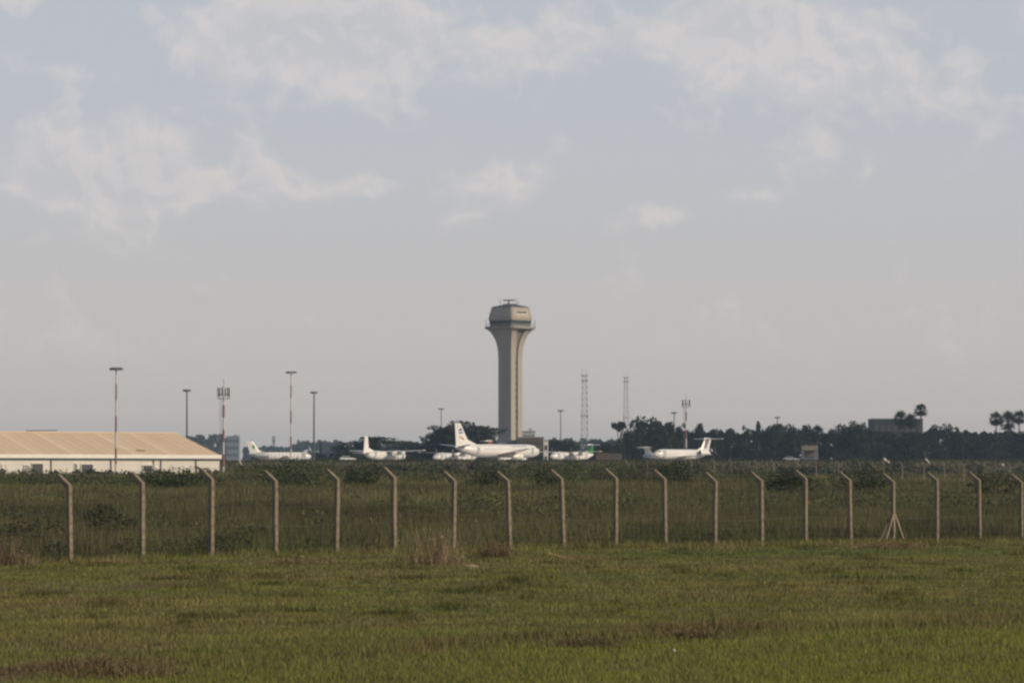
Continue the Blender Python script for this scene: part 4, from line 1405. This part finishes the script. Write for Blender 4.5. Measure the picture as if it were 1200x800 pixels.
def tree(label, kind, px, ytop, wpx, Y, var=0, name=None, group=None, ybase=None):
    key = (kind, var)
    if key not in TK:
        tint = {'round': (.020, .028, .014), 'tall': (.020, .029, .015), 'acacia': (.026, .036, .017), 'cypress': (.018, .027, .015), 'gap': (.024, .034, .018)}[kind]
        n = {'round': 3600, 'tall': 3000, 'acacia': 4200, 'cypress': 1200, 'gap': 3000}[kind]
        lf = {'round': .050, 'tall': .042, 'acacia': .050, 'cypress': .05, 'gap': .05}[kind]
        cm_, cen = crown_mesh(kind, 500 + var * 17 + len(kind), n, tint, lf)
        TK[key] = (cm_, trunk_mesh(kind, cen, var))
    cm_, tm = TK[key]
    x = (px - 600) / F * Y
    gz = tz(x, Y) - .3
    H = at(px, ytop, Y).z - gz
    full = {'round': 1.0, 'tall': .66, 'acacia': 1.36, 'cypress': .34, 'gap': .95}[kind]
    W = wpx / F * Y / full
    root = empty(name or {'round': 'broadleaf_tree', 'tall': 'tall_tree', 'acacia': 'acacia_tree', 'cypress': 'cypress_tree', 'gap': 'broadleaf_tree'}[kind], (x, Y, gz), R((var * 67 + px * 13) % 360))
    tag(root, label, 'tree', group)
    # uneven lean of each tree comes from its own turn and proportions
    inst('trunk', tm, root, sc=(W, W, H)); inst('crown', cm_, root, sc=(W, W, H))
    return root


# umbrella acacias left of the tower
tree('wide umbrella acacia behind the upright fin of the turboprop', 'acacia', 446, 509, 100, 1180, 0)
tree('big dark umbrella acacia behind the fin of the large airliner', 'acacia', 540, 488, 100, 1190, 1)
tree('low acacia filling the dip between the two big acacias', 'acacia', 492, 516, 60, 1210, 2)
tree('full low acacia crown left of the big dark one', 'acacia', 524, 499, 62, 1215, 0)
tree('full dark tree filling under the big acacia crown', 'round', 557, 492, 54, 1200, 2)
tree('full dark tree under the left side of the big acacia', 'round', 519, 498, 54, 1205, 1)
tree('low round acacia at the outer edge of the wide acacia', 'acacia', 404, 517, 44, 1230, 1)
# green trees right of the tower
tree('mid green round tree beside the white square tower house', 'round', 650, 511.5, 30, 1280, 0)
tree('mid green round tree under the slim floodlight mast', 'round', 668, 513.5, 28, 1290, 1)
tree('dark tree with an open gap under its thin top crown', 'gap', 726, 492.5, 46, 1250, 0)
tree('low dark tree at the foot of the gapped tree', 'round', 706, 519, 34, 1240, 2)
# dark row on the right
ROW = [(758, 483, 53, 'round', 1, 'tallest dark tree at the left end of the tree row'),
       (742, 501, 28, 'round', 0, 'lower dark tree between the gapped tree and the tallest one'),
       (783, 494, 32, 'tall', 0, 'dark tree just under the short floodlight mast head'),
       (801, 496, 25, 'tall', 1, 'dark tree hiding the foot of the right hand aerial mast'),
       (818, 497, 28, 'tall', 2, 'dark tree directly above the tall T-tail'),
       (836, 502, 25, 'tall', 0, 'lower pointed tree right of the tall T-tail'),
       (856, 496.5, 30, 'round', 2, 'dark tree with a domed top right of the T-tailed jet'),
       (874, 499, 25, 'tall', 1, 'dark tree on the left flank of the highest middle clump'),
       (889, 494.5, 18, 'tall', 2, 'narrow pointed tree beside the highest middle clump'),
       (908, 491.5, 39, 'round', 0, 'broad dark tree under the floodlight mast that clears the row'),
       (928, 493, 32, 'round', 1, 'broad dark tree left of the lollipop shaped tree'),
       (944, 497, 25, 'tall', 0, 'dark tree right above the pale open shelter'),
       (978, 497, 34, 'round', 2, 'dark tree right of the notch in the tree row'),
       (1003, 489.5, 53, 'round', 1, 'big domed dark tree left of the flat roofed hall'),
       (1036, 501, 53, 'round', 0, 'dark tree in front of the flat roofed hall, under the first palms'),
       (1066, 501, 41, 'round', 2, 'dark tree in front of the flat roofed hall, under the tall palm'),
       (1103, 492.5, 51, 'round', 1, 'olive topped dark tree right of the flat roofed hall'),
       (1128, 501, 39, 'round', 0, 'dark tree on the slope down from the olive topped one'),
       (1150, 505.5, 41, 'round', 2, 'lowest dark tree left of the far group of palms'),
       (1175, 503.5, 39, 'round', 1, 'dark tree under the far group of palms'),
       (1204, 501.5, 46, 'round', 0, 'dark tree at the far end beyond the far group of palms')]
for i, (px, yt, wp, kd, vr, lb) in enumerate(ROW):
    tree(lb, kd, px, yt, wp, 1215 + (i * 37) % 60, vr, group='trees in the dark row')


def palm(label, px, ytop, wpx, Y, seed, hpx=None):
    x = (px - 600) / F * Y; s = Y / F
    gz = tz(x, Y) - .2
    H = at(px, ytop, Y).z - gz
    root = empty('palm_tree', (x, Y, gz)); tag(root, label, 'palm', 'fan palms above the tree row')
    r = wpx * s / 2 * 1.2
    hc = (hpx or wpx * 1.15) * s / 2
    g = np.random.default_rng(seed)
    zc = H - hc
    MB().tube([(0, 0, 0), (.15, .1, H * .5), (0, 0, zc)], [.34, .24, .2], 8).build('trunk', 'bark', root)
    vs, cs = [], []
    nf = 90
    for k in range(nf):
        a = g.uniform(0, 2 * np.pi); e = math.asin(g.uniform(-.75, 1))
        d = np.array([math.cos(a) * math.cos(e), math.sin(a) * math.cos(e), math.sin(e)])
        ln = np.linalg.norm(d * np.array([r, r, hc])) * g.uniform(.8, 1.08)
        c0 = np.array([0, 0, zc - hc * .25]); pe = c0 + d * ln * .52
        side = np.cross(d, [0, 0, 1.0]); side /= (np.linalg.norm(side) + 1e-6)
        up = np.cross(side, d)
        for j in range(9):
            t0 = (j - 4) / 4 * 1.15
            dd = d * math.cos(t0) + side * math.sin(t0) + up * g.uniform(-.2, .2)
            tip = pe + dd * ln * .46 + np.array([0, 0, -.12 * ln * abs(t0)])
            wv = np.cross(dd, up); wv = wv / (np.linalg.norm(wv) + 1e-6) * .2
            vs.append([pe - wv * .4, pe + wv * .4, (pe + tip) / 2 + wv, tip]); cs.append(np.array((.026, .036, .016)) * g.uniform(.6, 1.5))
        sv = np.cross(d, up) * .05
        vs.append([c0 - sv, c0 + sv, pe + sv, pe - sv]); cs.append(np.array((.05, .045, .02)))
    inst('crown', np_mesh('crown', np.array(vs).reshape(-1, 3), 4, np.repeat(np.array(cs), 4, 0), 'leaf'), root)
    # skirt of dead fronds
    v, c = leaf_cloud([(0, 0, zc - hc * .55)], [(r * .42, r * .42, hc * .42)], 160, .45, (.06, .045, .028), seed + 9)
    inst('dead_fronds', np_mesh('dead_fronds', v, 4, c, 'leaf'), root)


palm('fan palm at the left of the group beside the flat roofed hall', 1055.5, 475, 17, 1295, 1, 28)
palm('middle fan palm of the group beside the flat roofed hall', 1067.5, 479, 16, 1295, 2, 24)
palm('tallest slim fan palm over the corner of the flat roofed hall', 1079, 468.5, 17.5, 1298, 3, 20)
palm('left palm of the far group of palms', 1167, 477.5, 18, 1295, 4, 22)
palm('thick shaggy palm in the middle of the far group of palms', 1181, 473, 19, 1290, 5, 36)
palm('slim palm right of the shaggy one in the far group', 1194, 476, 18, 1298, 6, 22)
palm('lollipop shaped palm in the notch of the tree row', 958, 493, 18, 1295, 7, 24)

# undergrowth at the foot of the tree row, and far hazy woods
def wood(name, label, spans, Y, dY, n, per, leaf, tint, seed, kind='stuff'):
    g = np.random.default_rng(seed)
    cen, rad = [], []
    for (p0, p1, y0, y1) in spans:
        m_ = max(3, int(n * (p1 - p0)))
        px = g.uniform(p0, p1, m_); top = np.interp(px, [p0, p1], [y0, y1])
        for a, tp in zip(px, top):
            YY = Y + g.uniform(-dY, dY); s = YY / F
            x = (a - 600) * s; gz = tz(x, YY)
            H = at(a, tp + g.uniform(-1.2, 3.0), YY).z - gz
            for q in range(3):
                r = g.uniform(3, 6.5) * s
                z = H * (1 - .30 * q) - r * .8
                cen.append((x + g.normal(0, 1.5) * s, YY + g.normal(0, 3), gz + max(z, r * .5))); rad.append((r, r, max(r * .8, H * .14)))
    v, c = leaf_cloud(cen, rad, per * len(cen), leaf, tint, seed + 1, shell=.5)
    return tag(inst(name, np_mesh(name, v, 4, c, 'leaf')), label, 'woodland', kind=kind)


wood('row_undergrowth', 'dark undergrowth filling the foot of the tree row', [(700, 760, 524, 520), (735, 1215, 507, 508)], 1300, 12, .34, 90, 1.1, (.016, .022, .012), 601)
wood('far_woodland', 'hazy blue far wood with flat top behind the warehouse', [(218, 262, 511.5, 511.5), (262, 286, 517, 525), (284, 345, 525, 524), (340, 400, 519.5, 517.5), (395, 520, 520, 521)], 3500, 90, .42, 46, 3.2, (.026, .036, .020), 611)
wood('far_woodland', 'hazy far wood seen between the slim mast and the gapped tree', [(640, 760, 515.5, 516.5)], 2300, 60, .45, 46, 2.2, (.026, .036, .020), 621)
wood('stand_undergrowth', 'dark scrub on the ground behind the parked aircraft', [(300, 705, 531, 531)], 1255, 12, .22, 70, .8, (.022, .030, .016), 631)
tree('small pointed cypress poking up behind the small jet fin', 'cypress', 296, 516.5, 6, 1800, 0)
tree('small pointed cypress in the far wood beside the plain dark mast', 'cypress', 376, 516.5, 7, 1900, 1)

# ------------------------------------------------------------------ haze
hz = MB().box((0, 3625, 39.5), (9100, 7650, 85)).build('haze', 'wire')
hz.data.materials.clear()
hm = bpy.data.materials.new('haze_air'); hm.use_nodes = True
t = hm.node_tree; t.nodes.clear()
pv = t.nodes.new('ShaderNodeVolumePrincipled')
pv.inputs['Color'].default_value = (.58, .78, 1.0, 1)
pv.inputs['Density'].default_value = .00009
pv.inputs['Anisotropy'].default_value = .2
mo_ = t.nodes.new('ShaderNodeOutputMaterial'); t.links.new(pv.outputs[0], mo_.inputs['Volume'])
hz.data.materials.append(hm)
tag(hz, 'thin pale haze in the air over the airfield', 'haze', kind='stuff')
